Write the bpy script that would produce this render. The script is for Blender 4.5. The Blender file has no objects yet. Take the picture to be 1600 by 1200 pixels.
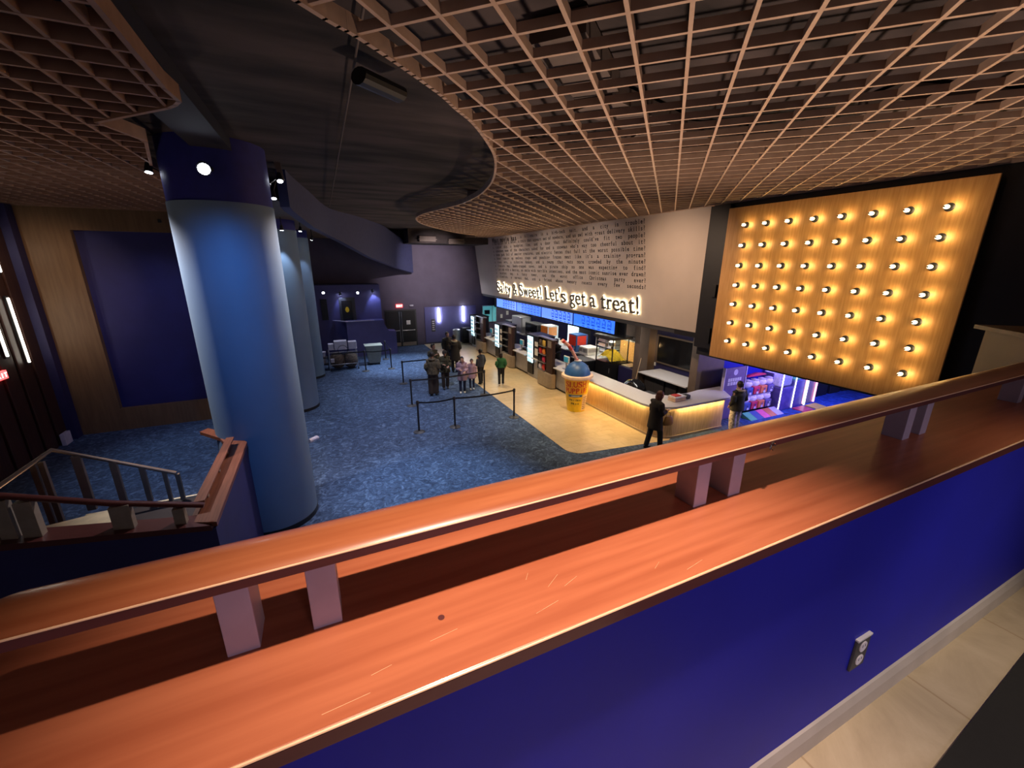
import bpy, bmesh, math, random
from mathutils import Vector, Matrix
random.seed(7)
PI = math.pi
scn = bpy.context.scene
COL = scn.collection

# ------------------------------------------------------------------ camera, world, exposure
F_PX, YAW, PITCH, ROLL, EYE = 641.7, 0.4317, -0.28532, 0.003066, 5.0
def cam_axes():
    fw = Vector((math.sin(YAW)*math.cos(PITCH), math.cos(YAW)*math.cos(PITCH), math.sin(PITCH)))
    rt = Vector((math.cos(YAW), -math.sin(YAW), 0)); up = rt.cross(fw)
    c, s = math.cos(ROLL), math.sin(ROLL)
    return c*rt+s*up, -s*rt+c*up, fw
RT, UP, FW = cam_axes()
cam = bpy.data.objects.new('camera', bpy.data.cameras.new('camera')); COL.objects.link(cam)
cam.matrix_world = Matrix(((RT.x, UP.x, -FW.x, 0), (RT.y, UP.y, -FW.y, 0), (RT.z, UP.z, -FW.z, EYE), (0, 0, 0, 1)))
cam.data.sensor_width = 36; cam.data.lens = F_PX/1600*36; cam.data.clip_start = 0.05; cam.data.clip_end = 200
scn.camera = cam
world = bpy.data.worlds.new('world'); scn.world = world; world.use_nodes = True
world.node_tree.nodes['Background'].inputs[0].default_value = (1.0, 0.82, 0.80, 1)
world.node_tree.nodes['Background'].inputs[1].default_value = 0.17
scn.view_settings.view_transform = 'Standard'; scn.view_settings.look = 'None'
scn.view_settings.exposure = 0.35; scn.view_settings.gamma = 1; scn.view_settings.use_curve_mapping = False

WARM, WHITE, COOL, BLUE = (1, .72, .45), (1, .9, .78), (.65, .8, 1), (.12, .25, 1)
def lamp(name, kind, loc, power, color, target=None, size=.1, cone=60, blend=.5, sy=None):
    d = bpy.data.lights.new(name, kind); d.energy = power; d.color = color
    if kind == 'SPOT': d.spot_size = math.radians(cone); d.spot_blend = blend; d.shadow_soft_size = size
    elif kind == 'AREA':
        d.size = size
        if sy: d.shape = 'RECTANGLE'; d.size_y = sy
    else: d.shadow_soft_size = size
    o = bpy.data.objects.new(name, d); COL.objects.link(o); o.location = loc
    if target is not None:
        o.rotation_euler = (Vector(target)-Vector(loc)).to_track_quat('-Z', 'Y').to_euler()
    return o
# balcony downlights, then an added fill
lamp('balcony_downlight_or_fill', 'SPOT', (.38, .22, 6.38), 290, (1, .74, .58), (.40, .45, 3.5), .03, 53, 1)
lamp('balcony_downlight_or_fill', 'SPOT', (2.4, -1.1, 6.3), 190, (1, .82, .60), (1.95, .0, 3.5), .06, 46, 1)
lamp('balcony_downlight_or_fill', 'SPOT', (1.0, -3.0, 5.2), 92, (.86, .72, 1), (.8, .5, 4.0), .3, 66, 1)  # violet fill added behind the camera for the post fronts and wall
# lobby downlights over the carpet and the tiled strip
for x, y, p, c, cn in [(1.9, 8.4, 1500, (.66, .80, 1), 50), (3.6, 21.0, 2100, (.66, .8, 1), 56), (4.9, 24.4, 2600, (.74, .84, 1), 48), (-3.4, 12.8, 420, (.66, .78, 1), 60), (.9, 12.2, 560, (.84, .82, 1), 78), (2.2, 17.5, 700, (.84, .84, 1), 70), (1.2, 22, 500, (.84, .84, 1), 60),
                       (3.6, 13.6, 560, (.82, .85, 1), 70), (9.6, 7.2, 330, (.8, .88, 1), 50)]:
    lamp('lobby_downlight', 'SPOT', (x, y, 6.3), p, c, (x+.1, y, 0), .08, cn, .9)
for x, y, p in [(6.9, 10.2, 900), (7.0, 13.5, 860), (7.0, 17, 800), (7.0, 20.5, 760), (7.4, 24, 760)]:
    lamp('concession_downlight', 'SPOT', (x-.4, y, 6.3), p, (1, .76, .46), (x, y, 0), .08, 66, .9)
# concession strip lights under its soffit
for y, p in [(14.5, 65), (17.5, 65), (20.5, 65), (23.5, 65)]:
    lamp('kitchen_strip_light', 'AREA', (11.3, y, 2.95), p, (1, .95, .85), (11.3, y, 0), .3, sy=2.2)
lamp('kitchen_strip_light', 'AREA', (10.3, 10.8, 2.95), 28, (1, .93, .85), (10.3, 10.8, 0), .3, sy=1.5)
# arcade corner
lamp('arcade_light', 'AREA', (14.0, 6.8, 2.4), 80, (.22, .16, 1), (13.6, 9.0, .4), .6)
lamp('arcade_light', 'AREA', (16.6, 7.2, 2.5), 110, (.06, .12, 1), (16.6, 8.0, 0), .8)
lamp('arcade_light', 'AREA', (12.9, 6.6, 2.5), 26, (1, .85, .9), (13.2, 9.0, .8), .3)
# washes on the text wall and the far wall
for y, e, c in ((9.0, 620, (1, .68, .46)), (13, 330, (1, .76, .6)), (16.5, 300, (1, .8, .66)), (20, 300, (1, .8, .68)), (23.5, 300, (1, .8, .68))): lamp('wall_washer', 'SPOT', (5.6, y, 6.35), e, c, (9.5, y, 3.9), .06, 80, 1)  # nearest one stronger and orange, standing in for the bulb panel's glow
lamp('wall_washer', 'SPOT', (6.0, 20.4, 5.95), 900, (1, .86, .86), (6.2, 26, 4.3), .02, 66, 1)
lamp('wall_washer', 'SPOT', (-4.6, 11.5, 6.3), 230, (1, .68, .45), (-6.6, 15.8, 4.2), .1, 50, 1)
lamp('wall_washer', 'SPOT', (-3.6, 12.5, 6.2), 110, (.45, .5, 1), (-4.4, 15.8, 2.6), .1, 70, .9)
lamp('ceiling_bounce_fill', 'SPOT', (4.2, 3.4, .3), 1250, (1, .70, .52), (4.4, 3.1, 6.4), .3, 92, 1)  # added spot out of view, stands in for light bounced up to the grid
for y in (10, 15, 20): lamp('ceiling_bounce_fill', 'SPOT', (8.95, y, 2.95), 330, (1, .66, .36), (6.4, y, 6.4), .08, 110, 1)  # added along the counter for bounce from the tiles and sign halo
lamp('ceiling_bounce_fill', 'SPOT', (-4.2, 7.0, 1.6), 165, (1, .72, .52), (-4.4, 7.2, 6.4), .3, 120, 1)  # added upward fill for the side grid, no fitting here

# ------------------------------------------------------------------ rays through the photograph, used to place real geometry on known planes
def ray(x, y): return RT*((x-800)/F_PX) - UP*((y-600)/F_PX) + FW
def at_z(x, y, z=0): d = ray(x, y); t = (z-EYE)/d.z; return Vector((0, 0, EYE))+d*t
def at_y(x, y, Y): d = ray(x, y); t = Y/d.y; return Vector((0, 0, EYE))+d*t
def at_x(x, y, X): d = ray(x, y); t = X/d.x; return Vector((0, 0, EYE))+d*t

# ------------------------------------------------------------------ materials
M = {}
def mat(name, c, rough=.5, metal=0, var=.15, scale=8, emit=None, es=0, stretch=None, alpha=None, trans=0, spec=None, bump=0, c2=None, detail=3, coat=0):
    m = bpy.data.materials.new(name); m.use_nodes = True; nt = m.node_tree; b = nt.nodes['Principled BSDF']
    c2 = c2 or tuple(v*(1-var) for v in c)
    tc = nt.nodes.new('ShaderNodeTexCoord'); mp = nt.nodes.new('ShaderNodeMapping'); no = nt.nodes.new('ShaderNodeTexNoise')
    cr = nt.nodes.new('ShaderNodeValToRGB')
    nt.links.new(tc.outputs['Object'], mp.inputs[0]); nt.links.new(mp.outputs[0], no.inputs[0])
    if stretch: mp.inputs['Scale'].default_value = stretch
    no.inputs['Scale'].default_value = scale; no.inputs['Detail'].default_value = detail
    nt.links.new(no.outputs[0], cr.inputs[0])
    cr.color_ramp.elements[0].position = .35; cr.color_ramp.elements[1].position = .65
    cr.color_ramp.elements[0].color = (*c2, 1); cr.color_ramp.elements[1].color = (*c, 1)
    nt.links.new(cr.outputs[0], b.inputs['Base Color'])
    b.inputs['Roughness'].default_value = rough; b.inputs['Metallic'].default_value = metal
    if emit: b.inputs['Emission Color'].default_value = (*emit, 1); b.inputs['Emission Strength'].default_value = es
    if trans: b.inputs['Transmission Weight'].default_value = trans; b.inputs['IOR'].default_value = 1.1
    if alpha is not None: b.inputs['Alpha'].default_value = alpha
    if spec is not None: b.inputs['Specular IOR Level'].default_value = spec
    if coat: b.inputs['Coat Weight'].default_value = coat; b.inputs['Coat Roughness'].default_value = .15
    if bump:
        bp = nt.nodes.new('ShaderNodeBump'); bp.inputs['Strength'].default_value = bump; bp.inputs['Distance'].default_value = .02
        nt.links.new(no.outputs[0], bp.inputs['Height']); nt.links.new(bp.outputs[0], b.inputs['Normal'])
    M[name] = m; return m
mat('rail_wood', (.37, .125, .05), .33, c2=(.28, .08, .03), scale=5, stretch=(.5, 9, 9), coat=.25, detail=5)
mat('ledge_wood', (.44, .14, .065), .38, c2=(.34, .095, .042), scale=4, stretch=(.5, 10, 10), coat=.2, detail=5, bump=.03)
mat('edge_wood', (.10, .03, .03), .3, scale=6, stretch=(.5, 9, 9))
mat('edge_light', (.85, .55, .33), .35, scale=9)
mat('navy_paint', (.013, .015, .36), .6, spec=.25, scale=3, var=.12)
mat('navy_dark', (.018, .016, .085), .6, scale=2)
mat('purple_wall', (.115, .095, .15), .75, scale=1.5)
mat('post_paint', (.36, .30, .38), .45, scale=12)
mat('grey_post', (.30, .26, .22), .4, scale=12)
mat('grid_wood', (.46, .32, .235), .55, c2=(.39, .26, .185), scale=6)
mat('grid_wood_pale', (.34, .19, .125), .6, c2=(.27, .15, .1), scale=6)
mat('void_ceiling', (.060, .045, .045), .95, c2=(.004, .003, .004), scale=1.0, stretch=(.5, 1.8, 1), detail=9, bump=.6)
mat('black', (.012, .012, .014), .45)
mat('black_gloss', (.01, .01, .012), .15)
mat('dark_grey', (.05, .05, .055), .5)
mat('panel_wood', (.66, .36, .125), .5, c2=(.54, .27, .08), scale=16, stretch=(2, 2, .12), detail=6)
mat('brown_panel', (.185, .105, .05), .55, c2=(.145, .08, .038), scale=4, stretch=(4, 4, .3))
mat('brown_dark', (.055, .02, .012), .5, c2=(.035, .012, .008), scale=4, stretch=(4, 4, .3))
mat('cream_plaster', (.50, .43, .38), .8, var=.06, scale=1.3)
mat('letter_black', (.03, .028, .028), .5)
mat('letter_side', (.09, .08, .07), .4)
mat('halo', (1, .8, .5), .5, emit=(1, .84, .52), es=8)
mat('lamp_white', (1, 1, 1), .5, emit=(1, .9, .75), es=14)
mat('lamp_cool', (1, 1, 1), .5, emit=(.85, .9, 1), es=22)
mat('bulb_glass', (1, .9, .7), .2, emit=(1, .84, .55), es=2.4)
mat('led_strip', (1, .8, .4), .4, emit=(1, .68, .25), es=14)
mat('counter_white', (.62, .62, .64), .35, scale=20, var=.08)
mat('silver', (.44, .44, .48), .35, metal=.5, scale=10)
mat('beige_metal', (.40, .33, .26), .4, metal=.3, scale=6)
mat('steel', (.5, .5, .52), .3, metal=.8)
mat('oak', (.60, .43, .25), .5, c2=(.46, .31, .17), scale=9, stretch=(3, 3, .25), detail=5)
mat('brown_wall', (.14, .10, .075), .6, scale=3)
mat('glass', (.8, .9, .95), .05, trans=1, var=0)
mat('cooler_light', (.8, .95, 1), .3, emit=(.55, .9, 1), es=2.6)
mat('screen_blue', (.1, .3, .9), .3, emit=(.03, .14, .95), es=1.3)
mat('screen_pale', (.3, .5, .95), .3, emit=(.10, .22, .85), es=1.2)
mat('screen_dark', (.02, .06, .4), .3, emit=(.01, .06, .42), es=1.0)
mat('exit_red', (.9, .05, .05), .3, emit=(1, .07, .07), es=3)
mat('exit_white', (.9, .5, .5), .3, emit=(1, .75, .7), es=4)
mat('neon_red', (1, .1, .05), .3, emit=(1, .12, .06), es=6)
mat('popcorn', (.95, .68, .05), .8, c2=(.75, .42, .02), scale=60, bump=.8)
mat('amber', (.5, .26, .08), .6, c2=(.3, .13, .03), scale=20, emit=(1, .55, .15), es=.25)
mat('white', (.8, .8, .8), .5)
mat('paper', (.85, .83, .78), .7)
mat('red', (.7, .05, .04), .4); mat('orange', (.85, .25, .03), .4); mat('cyan', (.05, .45, .8), .4)
mat('teal_room', (.15, .42, .45), .6, emit=(.12, .5, .55), es=.35)
mat('cup_yellow', (.95, .62, .02), .35); mat('cup_cream', (.80, .58, .42), .5); mat('cup_blue', (.035, .13, .36), .45, c2=(.025, .09, .28), scale=5)
mat('cup_red', (.70, .045, .02), .4); mat('cup_pink', (.85, .42, .34), .4); mat('cup_pale', (.62, .68, .72), .5)
mat('cup_orange', (.97, .55, .02), .4)
mat('carts_brown', (.16, .11, .08), .7, c2=(.05, .035, .03), scale=14); mat('bin_grey', (.30, .32, .27), .6)
mat('plastic_white', (.65, .62, .72), .5)
mat('skin', (.55, .30, .21), .55, var=.05); mat('hair_dark', (.018, .011, .009), .5); mat('hair_brown', (.09, .024, .014), .5)
mat('coat_black', (.014, .010, .010), .8); mat('coat_camo', (.15, .115, .07), .85, c2=(.06, .045, .03), scale=14)
mat('coat_olive', (.085, .075, .04), .85, c2=(.03, .028, .018), scale=14); mat('coat_pink', (.42, .27, .34), .85)
mat('jacket_dark', (.035, .036, .032), .8); mat('fur', (.42, .36, .28), .95, scale=40, bump=.5)
mat('trousers_brown', (.05, .032, .026), .85); mat('trousers_black', (.015, .015, .018), .85); mat('denim', (.03, .04, .09), .85)
mat('pyjama', (.66, .60, .52), .85, c2=(.20, .18, .18), scale=16); mat('green_top', (.02, .13, .045), .8); mat('blue_grey', (.045, .052, .075), .8)
mat('shoe_white', (.7, .66, .62), .6); mat('leather_tan', (.35, .19, .07), .5)
mat('purple_sign', (.16, .11, .26), .5); mat('lilac', (.6, .55, .75), .5); mat('purple_cab', (.08, .06, .22), .4, c2=(.14, .1, .3), scale=6)
mat('pink_led', (1, .5, .6), .4, emit=(1, .35, .45), es=2); mat('white_led', (1, 1, 1), .4, emit=(.9, .85, 1), es=2)
mat('pink', (.9, .15, .35), .5); mat('green', (.1, .45, .3), .5); mat('gum_blue', (.06, .10, .35), .4); mat('gum_orange', (.75, .2, .08), .4); mat('gum_red', (.6, .04, .1), .4)
mat('yellow_mat', (.7, .45, .08), .6); mat('toy_violet', (.35, .3, .6), .6, c2=(.7, .65, .85), scale=25, emit=(.45, .35, 1), es=.25)
mat('baseboard_stone', (.42, .38, .36), .5, scale=6)
mat('black_carpet', (.010, .009, .009), .95, scale=60)
mat('duct_pale', (.11, .085, .075), .8)
mat('column_light', (.145, .225, .34), .6, var=.05, scale=2)
mat('column_navy', (.018, .022, .24), .6)
mat('fascia_blue', (.045, .05, .13), .7)
mat('stair_wood', (.21, .07, .035), .4, c2=(.15, .045, .02), scale=5, stretch=(9, .5, 9)); mat('stair_rail_wood', (.26, .17, .115), .5, scale=6)
mat('recess_paint', (.022, .022, .14), .6, scale=2)
mat('booth_paint', (.10, .095, .27), .6, scale=2); mat('lamp_bar', (1, 1, 1), .5, emit=(.85, .9, 1), es=60)
mat('navy_shade', (.006, .006, .022), .85)
mat('stair_tan', (.85, .74, .50), .6)
mat('tread_dark', (.04, .03, .03), .8)
mat('black_plastic', (.02, .02, .022), .4); mat('chrome', (.7, .7, .7), .2, metal=1)

def node_floor(name, c_lo, c_mid, c_hi, scale, rough=.95, tile=None):
    m = bpy.data.materials.new(name); m.use_nodes = True; nt = m.node_tree; b = nt.nodes['Principled BSDF']
    tc = nt.nodes.new('ShaderNodeTexCoord'); mp = nt.nodes.new('ShaderNodeMapping')
    nt.links.new(tc.outputs['Object'], mp.inputs[0])
    no = nt.nodes.new('ShaderNodeTexNoise'); nt.links.new(mp.outputs[0], no.inputs[0]); no.inputs['Scale'].default_value = scale
    no.inputs['Detail'].default_value = 6; no.inputs['Roughness'].default_value = .7; no.inputs['Distortion'].default_value = 1.6
    cr = nt.nodes.new('ShaderNodeValToRGB'); nt.links.new(no.outputs[0], cr.inputs[0])
    e = cr.color_ramp.elements; e[0].position = .36; e[0].color = (*c_lo, 1); e[1].position = .68; e[1].color = (*c_hi, 1)
    k = e.new(.52); k.color = (*c_mid, 1)
    src = cr.outputs[0]
    if tile:
        br = nt.nodes.new('ShaderNodeTexBrick'); nt.links.new(mp.outputs[0], br.inputs[0])
        br.inputs['Scale'].default_value = 1; br.offset = tile[3] if len(tile) > 3 else 0
        br.inputs['Brick Width'].default_value = tile[0]; br.inputs['Row Height'].default_value = tile[1]; br.inputs['Mortar Size'].default_value = tile[2]
        br.inputs['Color1'].default_value = (1, 1, 1, 1); br.inputs['Color2'].default_value = (.9, .9, .9, 1); br.inputs['Mortar'].default_value = (.75, .70, .64, 1)
        mx = nt.nodes.new('ShaderNodeMix'); mx.data_type = 'RGBA'; mx.blend_type = 'MULTIPLY'; mx.inputs[0].default_value = 1
        nt.links.new(src, mx.inputs[6]); nt.links.new(br.outputs[0], mx.inputs[7]); src = mx.outputs[2]
        mp.inputs['Location'].default_value = tile[4] if len(tile) > 4 else (0, 0, 0)
    nt.links.new(src, b.inputs['Base Color']); b.inputs['Roughness'].default_value = rough
    M[name] = m
node_floor('carpet', (.015, .030, .07), (.042, .074, .15), (.12, .19, .33), 5.5)
node_floor('carpet_arcade', (.01, .03, .12), (.02, .07, .25), (.05, .14, .4), 2.6)
node_floor('floor_tile', (.50, .38, .22), (.56, .43, .26), (.60, .47, .30), 1.6, .35, (.6, .3, .006, .5))
node_floor('balcony_tile', (.40, .32, .22), (.46, .37, .26), (.52, .43, .31), 2.0, .4, (.626, .626, .004, 0, (.06, .175, 0)))

# ------------------------------------------------------------------ mesh helpers
def BM(): return bmesh.new()
def box(bm, x0, x1, y0, y1, z0, z1, bev=0):
    r = bmesh.ops.create_cube(bm, size=1)
    for v in r['verts']:
        v.co = Vector((x0+(v.co.x+.5)*(x1-x0), y0+(v.co.y+.5)*(y1-y0), z0+(v.co.z+.5)*(z1-z0)))
    if bev:
        es = list({e for v in r['verts'] for e in v.link_edges})
        bmesh.ops.bevel(bm, geom=es, offset=bev, segments=2, affect='EDGES', profile=.5)
    return bm
def basis(d):
    d = d.normalized(); a = Vector((0, 0, 1)) if abs(d.z) < .9 else Vector((1, 0, 0))
    u = a.cross(d).normalized(); return u, d.cross(u)
def tube(bm, pts, rad, n=10, ref=None):
    """loft of elliptical rings; rad items are r or (ra, rb); ref fixes the first axis"""
    pts = [Vector(p) for p in pts]; rings = []
    if not isinstance(rad, (list,)): rad = [rad]*len(pts)
    for i, p in enumerate(pts):
        d = pts[min(i+1, len(pts)-1)]-pts[max(i-1, 0)]
        if ref is not None:
            d.normalize(); u = Vector(ref); u = (u-d*u.dot(d)).normalized(); w = d.cross(u)
        else: u, w = basis(d)
        ra, rb = rad[i] if isinstance(rad[i], tuple) else (rad[i], rad[i])
        rings.append([bm.verts.new(p+u*ra*math.cos(2*PI*k/n)+w*rb*math.sin(2*PI*k/n)) for k in range(n)])
    for a, b in zip(rings, rings[1:]):
        for k in range(n): bm.faces.new((a[k], a[(k+1) % n], b[(k+1) % n], b[k]))
    bm.faces.new(rings[0][::-1]); bm.faces.new(rings[-1])
    return bm
def cyl(bm, p0, p1, r, n=14): return tube(bm, [p0, p1], [r, r], n)
def lathe(bm, prof, c=(0, 0, 0), n=28, a0=0, a1=2*PI):
    full = abs(a1-a0-2*PI) < 1e-6; m = n if full else n+1; c = Vector(c); rings = []
    for r, z in prof:
        rings.append([bm.verts.new(c+Vector((max(r, 1e-4)*math.cos(a0+(a1-a0)*k/n), max(r, 1e-4)*math.sin(a0+(a1-a0)*k/n), z))) for k in range(m)])
    for a, b in zip(rings, rings[1:]):
        for k in range(n): bm.faces.new((a[k], a[(k+1) % m], b[(k+1) % m], b[k]))
    if full: bm.faces.new(rings[0][::-1]); bm.faces.new(rings[-1])
    return bm
def prism(bm, poly, z0, z1):
    a = [bm.verts.new((p[0], p[1], z0)) for p in poly]; b = [bm.verts.new((p[0], p[1], z1)) for p in poly]
    bm.faces.new(a[::-1]); bm.faces.new(b)
    for i in range(len(poly)): j = (i+1) % len(poly); bm.faces.new((a[i], a[j], b[j], b[i]))
    return bm
def prism_x(bm, poly, x0, x1):   # poly in (y, z)
    a = [bm.verts.new((x0, p[0], p[1])) for p in poly]; b = [bm.verts.new((x1, p[0], p[1])) for p in poly]
    bm.faces.new(a); bm.faces.new(b[::-1])
    for i in range(len(poly)): j = (i+1) % len(poly); bm.faces.new((a[i], b[i], b[j], a[j]))
    return bm
def prism_y(bm, poly, y0, y1):   # poly in (x, z)
    a = [bm.verts.new((p[0], y0, p[1])) for p in poly]; b = [bm.verts.new((p[0], y1, p[1])) for p in poly]
    bm.faces.new(a[::-1]); bm.faces.new(b)
    for i in range(len(poly)): j = (i+1) % len(poly); bm.faces.new((a[i], a[j], b[j], b[i]))
    return bm
def ball(bm, c, r, n=12):
    rx, ry, rz = r if isinstance(r, tuple) else (r, r, r)
    q = bmesh.ops.create_uvsphere(bm, u_segments=n, v_segments=max(6, n*2//3), radius=1)
    for v in q['verts']: v.co = Vector((c[0]+v.co.x*rx, c[1]+v.co.y*ry, c[2]+v.co.z*rz))
    return q['verts']
def beam(bm, p, q, w, z0, z1):   # vertical-sided bar along p->q in plan
    p = Vector((p[0], p[1])); q = Vector((q[0], q[1])); d = (q-p).normalized(); s = Vector((-d.y, d.x))*w/2
    return prism(bm, [p-s, q-s, q+s, p+s], z0, z1)
WM = {}
def mk(name, bm, m, parent=None, label=None, cat=None, group=None, kind=None, smooth=False):
    me = bpy.data.meshes.new(name)
    if isinstance(bm, bmesh.types.BMesh):
        bmesh.ops.recalc_face_normals(bm, faces=bm.faces[:])
        if parent is not None: bmesh.ops.transform(bm, matrix=WM[parent.name].inverted(), verts=bm.verts[:])
        bm.to_mesh(me); bm.free()
    else:
        me.from_pydata(bm[0], [], bm[1])
        if parent is not None: me.transform(WM[parent.name].inverted())
    o = bpy.data.objects.new(name, me); COL.objects.link(o)
    for mm in (m if isinstance(m, list) else [m]): me.materials.append(M[mm])
    if smooth:
        for p in me.polygons: p.use_smooth = True
        try: me.set_sharp_from_angle(angle=math.radians(42))
        except Exception: pass
    if parent is not None: o.parent = parent; WM[o.name] = WM[parent.name]
    else: WM[o.name] = Matrix()
    tag(o, label, cat, group, kind); return o
def tag(o, label=None, cat=None, group=None, kind=None):
    for k, v in (('label', label), ('category', cat), ('group', group), ('kind', kind)):
        if v: o[k] = v
def thing(name, label, cat, loc=(0, 0, 0), rot=0, group=None, kind=None):
    o = bpy.data.objects.new(name, None); COL.objects.link(o); o.location = loc; o.rotation_euler = (0, 0, rot); o.empty_display_size = .2
    WM[o.name] = Matrix.Translation(loc) @ Matrix.Rotation(rot, 4, 'Z'); tag(o, label, cat, group, kind); return o
def dup(root, loc, label=None, rot=None):
    r = root.copy(); COL.objects.link(r); r.location = loc
    if rot is not None: r.rotation_euler = (0, 0, rot)
    if label: r['label'] = label
    def rec(a, b):
        for ch in list(a.children):
            c = ch.copy(); COL.objects.link(c); c.parent = b; rec(ch, c)
    rec(root, r); return r
def setting(name, bm, m, smooth=False, parent=None): return mk(name, bm, m, parent, kind='structure' if parent is None else None, smooth=smooth)

# ------------------------------------------------------------------ glyphs from the built-in font
GL = {}
def glyph(ch, ext=0.0, bold=.02):
    if (ch, ext, bold) in GL: return GL[(ch, ext, bold)]
    cu = bpy.data.curves.new('g', 'FONT'); cu.body = ch; cu.size = 1; cu.extrude = ext; cu.resolution_u = 3; cu.offset = bold
    o = bpy.data.objects.new('g', cu); COL.objects.link(o)
    me = bpy.data.meshes.new_from_object(o.evaluated_get(bpy.context.evaluated_depsgraph_get()))
    vs = [v.co.copy() for v in me.vertices]; fs = [tuple(p.vertices) for p in me.polygons]
    bpy.data.objects.remove(o); bpy.data.meshes.remove(me)
    if ch in 'iltrfhnmkpIFTPHLr1dau' and vs:      # slab serifs on the stems
        xs = [v.x for v in vs]; zb = min(v.y for v in vs)
        def slab(xa, xb, ya, yb):
            n = len(vs)
            for z in ((-ext, ext) if ext else (0,)):
                for (x, y) in ((xa, ya), (xb, ya), (xb, yb), (xa, yb)): vs.append(Vector((x, y, z+(.0005 if z >= 0 else -.0005))))
            if ext:
                fs.extend([(n+3, n+2, n+1, n), (n+4, n+5, n+6, n+7)] + [(n+i, n+(i+1) % 4, n+4+(i+1) % 4, n+4+i) for i in range(4)])
            else: fs.append((n, n+1, n+2, n+3))
        base = zb if ch == 'p' or ch == 'P' else 0
        if ch in 'iltrfIFTP1': c = {'i': .5, 'l': .5, 't': .55, 'r': .18, 'f': .45, 'F': .15, 'P': .15, 'p': .15}.get(ch, .5); cx = xs and min(xs)+(max(xs)-min(xs))*c; slab(cx-.13, cx+.13, base, base+.05)
        if ch in 'hnmH': slab(min(xs)-.05, min(xs)+.16, 0, .05); slab(max(xs)-.16, max(xs)+.05, 0, .05)
        if ch in 'pdkLa': slab(min(xs)-.05 if ch in 'pkL' else max(xs)-.1, min(xs)+.16 if ch in 'pkL' else max(xs)+.07, base, base+.05)
    GL[(ch, ext, bold)] = (vs, fs); return GL[(ch, ext, bold)]
def put(acc, ch, org, rt, up, nr, cw, size, ext=0.0, wmax=None, bold=.02):
    vs, fs = glyph(ch, ext, bold)
    if not vs: return
    xs = [v.x for v in vs]; w = max(xs)-min(xs); mid = (max(xs)+min(xs))/2; sx = size
    if w*size > cw*.98: sx = cw*.98/w
    if wmax: sx = wmax/w
    n = len(acc[0])
    for v in vs: acc[0].append(org+rt*((v.x-mid)*sx)+up*(v.y*size)+nr*(v.z*size))
    acc[1].extend(tuple(i+n for i in f) for f in fs)
def write(acc, s, org, rt, up, nr, adv, size, ext=0.0):
    for i, ch in enumerate(s):
        if ch != ' ': put(acc, ch, org+rt*((i+.5)*adv), rt, up, nr, adv, size, ext)

# ================================================================== THE SETTING
# lower floor
TX = 5.75
setting('floor', box(BM(), -9, 22, -4, 27, -.2, 0), 'carpet')
tile_poly = [(TX, 27), (TX, 9.0)]+[(TX+.42-.42*math.cos(a*PI/12), 8.98-.45*math.sin(a*PI/12)) for a in range(1, 7)]+[(8.9, 8.22), (9.6, 8.6), (10.4, 9.2), (10.4, 27)]
setting('floor_tiles', prism(BM(), tile_poly, 0, .006), 'floor_tile')
setting('floor_arcade', prism(BM(), [(11.75, 7.6), (12.6, 9.2), (21, 9.2), (21, 2), (11.0, 2)], 0, .004), 'carpet_arcade')
# far wall (y = 26) and the rest of the shell
setting('wall_far', box(BM(), -9, 13.5, 26, 26.3, 0, 6.9), 'purple_wall')
setting('wall_far_panel', box(BM(), 5.88, 9.3, 25.93, 26, .1, 2.36, .01), 'booth_paint')
setting('ceiling', box(BM(), -9, 21, -6, 27, 6.8, 7.0), 'void_ceiling')
setting('trim_1', box(BM(), 4.7, 9.3, 23.6, 26, 6.06, 6.8), 'void_ceiling')
# left wall: brown strips round a recessed navy panel
b = BM(); box(b, -6.95, -5.95, 15.8, 16.1, 0, 6.42); box(b, -5.95, -1.6, 15.8, 16.1, 5.84, 6.42); box(b, -5.95, -1.6, 15.8, 16.1, 0, .68)
setting('wall_left_front', b, 'brown_panel')
setting('wall_left_recess', box(BM(), -5.95, -1.6, 15.98, 16.1, .68, 5.84), 'recess_paint')
setting('wall_left_return', box(BM(), -1.9, -1.6, 16.1, 26, 0, 6.42), 'navy_dark')
b = BM(); box(b, -7.5, -7.2, -4, 15.95, 0, 6.8)
for i in range(22): box(b, -7.2, -7.14, 15.55-.62*i-.5, 15.55-.62*i, 0, 6.42, .01)
setting('wall_left', b, 'brown_dark')
setting('wall_corner_trim', box(BM(), -7.14, -6.95, 15.5, 16.1, 0, 6.42), 'navy_dark')

# text wall, leaning out over the counter
XB, ZB, XT, ZT = 9.75, 3.1, 9.29, 6.42
tw = setting('wall_right', prism_y(BM(), [(XB, ZB), (XT, ZT), (XT, 6.8), (10.1, 6.8), (10.1, ZB)], 8.02, 26), 'cream_plaster')
U = Vector((XT-XB, 0, ZT-ZB)).normalized(); R_ = Vector((0, -1, 0)); N_ = R_.cross(U)
def wall_pt(y, z, off=.004):
    t = (z-ZB)/(ZT-ZB); return Vector((XB+(XT-XB)*t, y, z))+N_*off
LINES = ["....a billionaire in a high-tech suit, and a city in trouble?",
 "a fox waiting for a letter, a train that appears out of nowhere, and an owl with great delivery skills?",
 "a sinking ship, a handprint line, and a door that definitely could've fit two people?",
 "a snowstorm none of the characters asked for and a snowman who's way too cheerful about it?",
 "a theme park full of amazing creatures, and electric fences that fail at the worst possible time?",
 "a boxer running up endless steps and punching frozen meat like it's a training program?",
 "a green ogre, a talkative donkey, and a swamp that gets more crowded by the minute?",
 "a treasure map, booby-trapped caves, and a pirate ship no one was expecting to find?",
 "a lion cub with a destiny, an uncle with terrible intentions, and the most iconic sunrise ever drawn?",
 "a barefoot cop, a fancy tower, and the worst office Christmas party ever?",
 "a clownfish, a nervous dad, and a friend whose memory resets every few seconds?"]
acc = ([], [])
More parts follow.
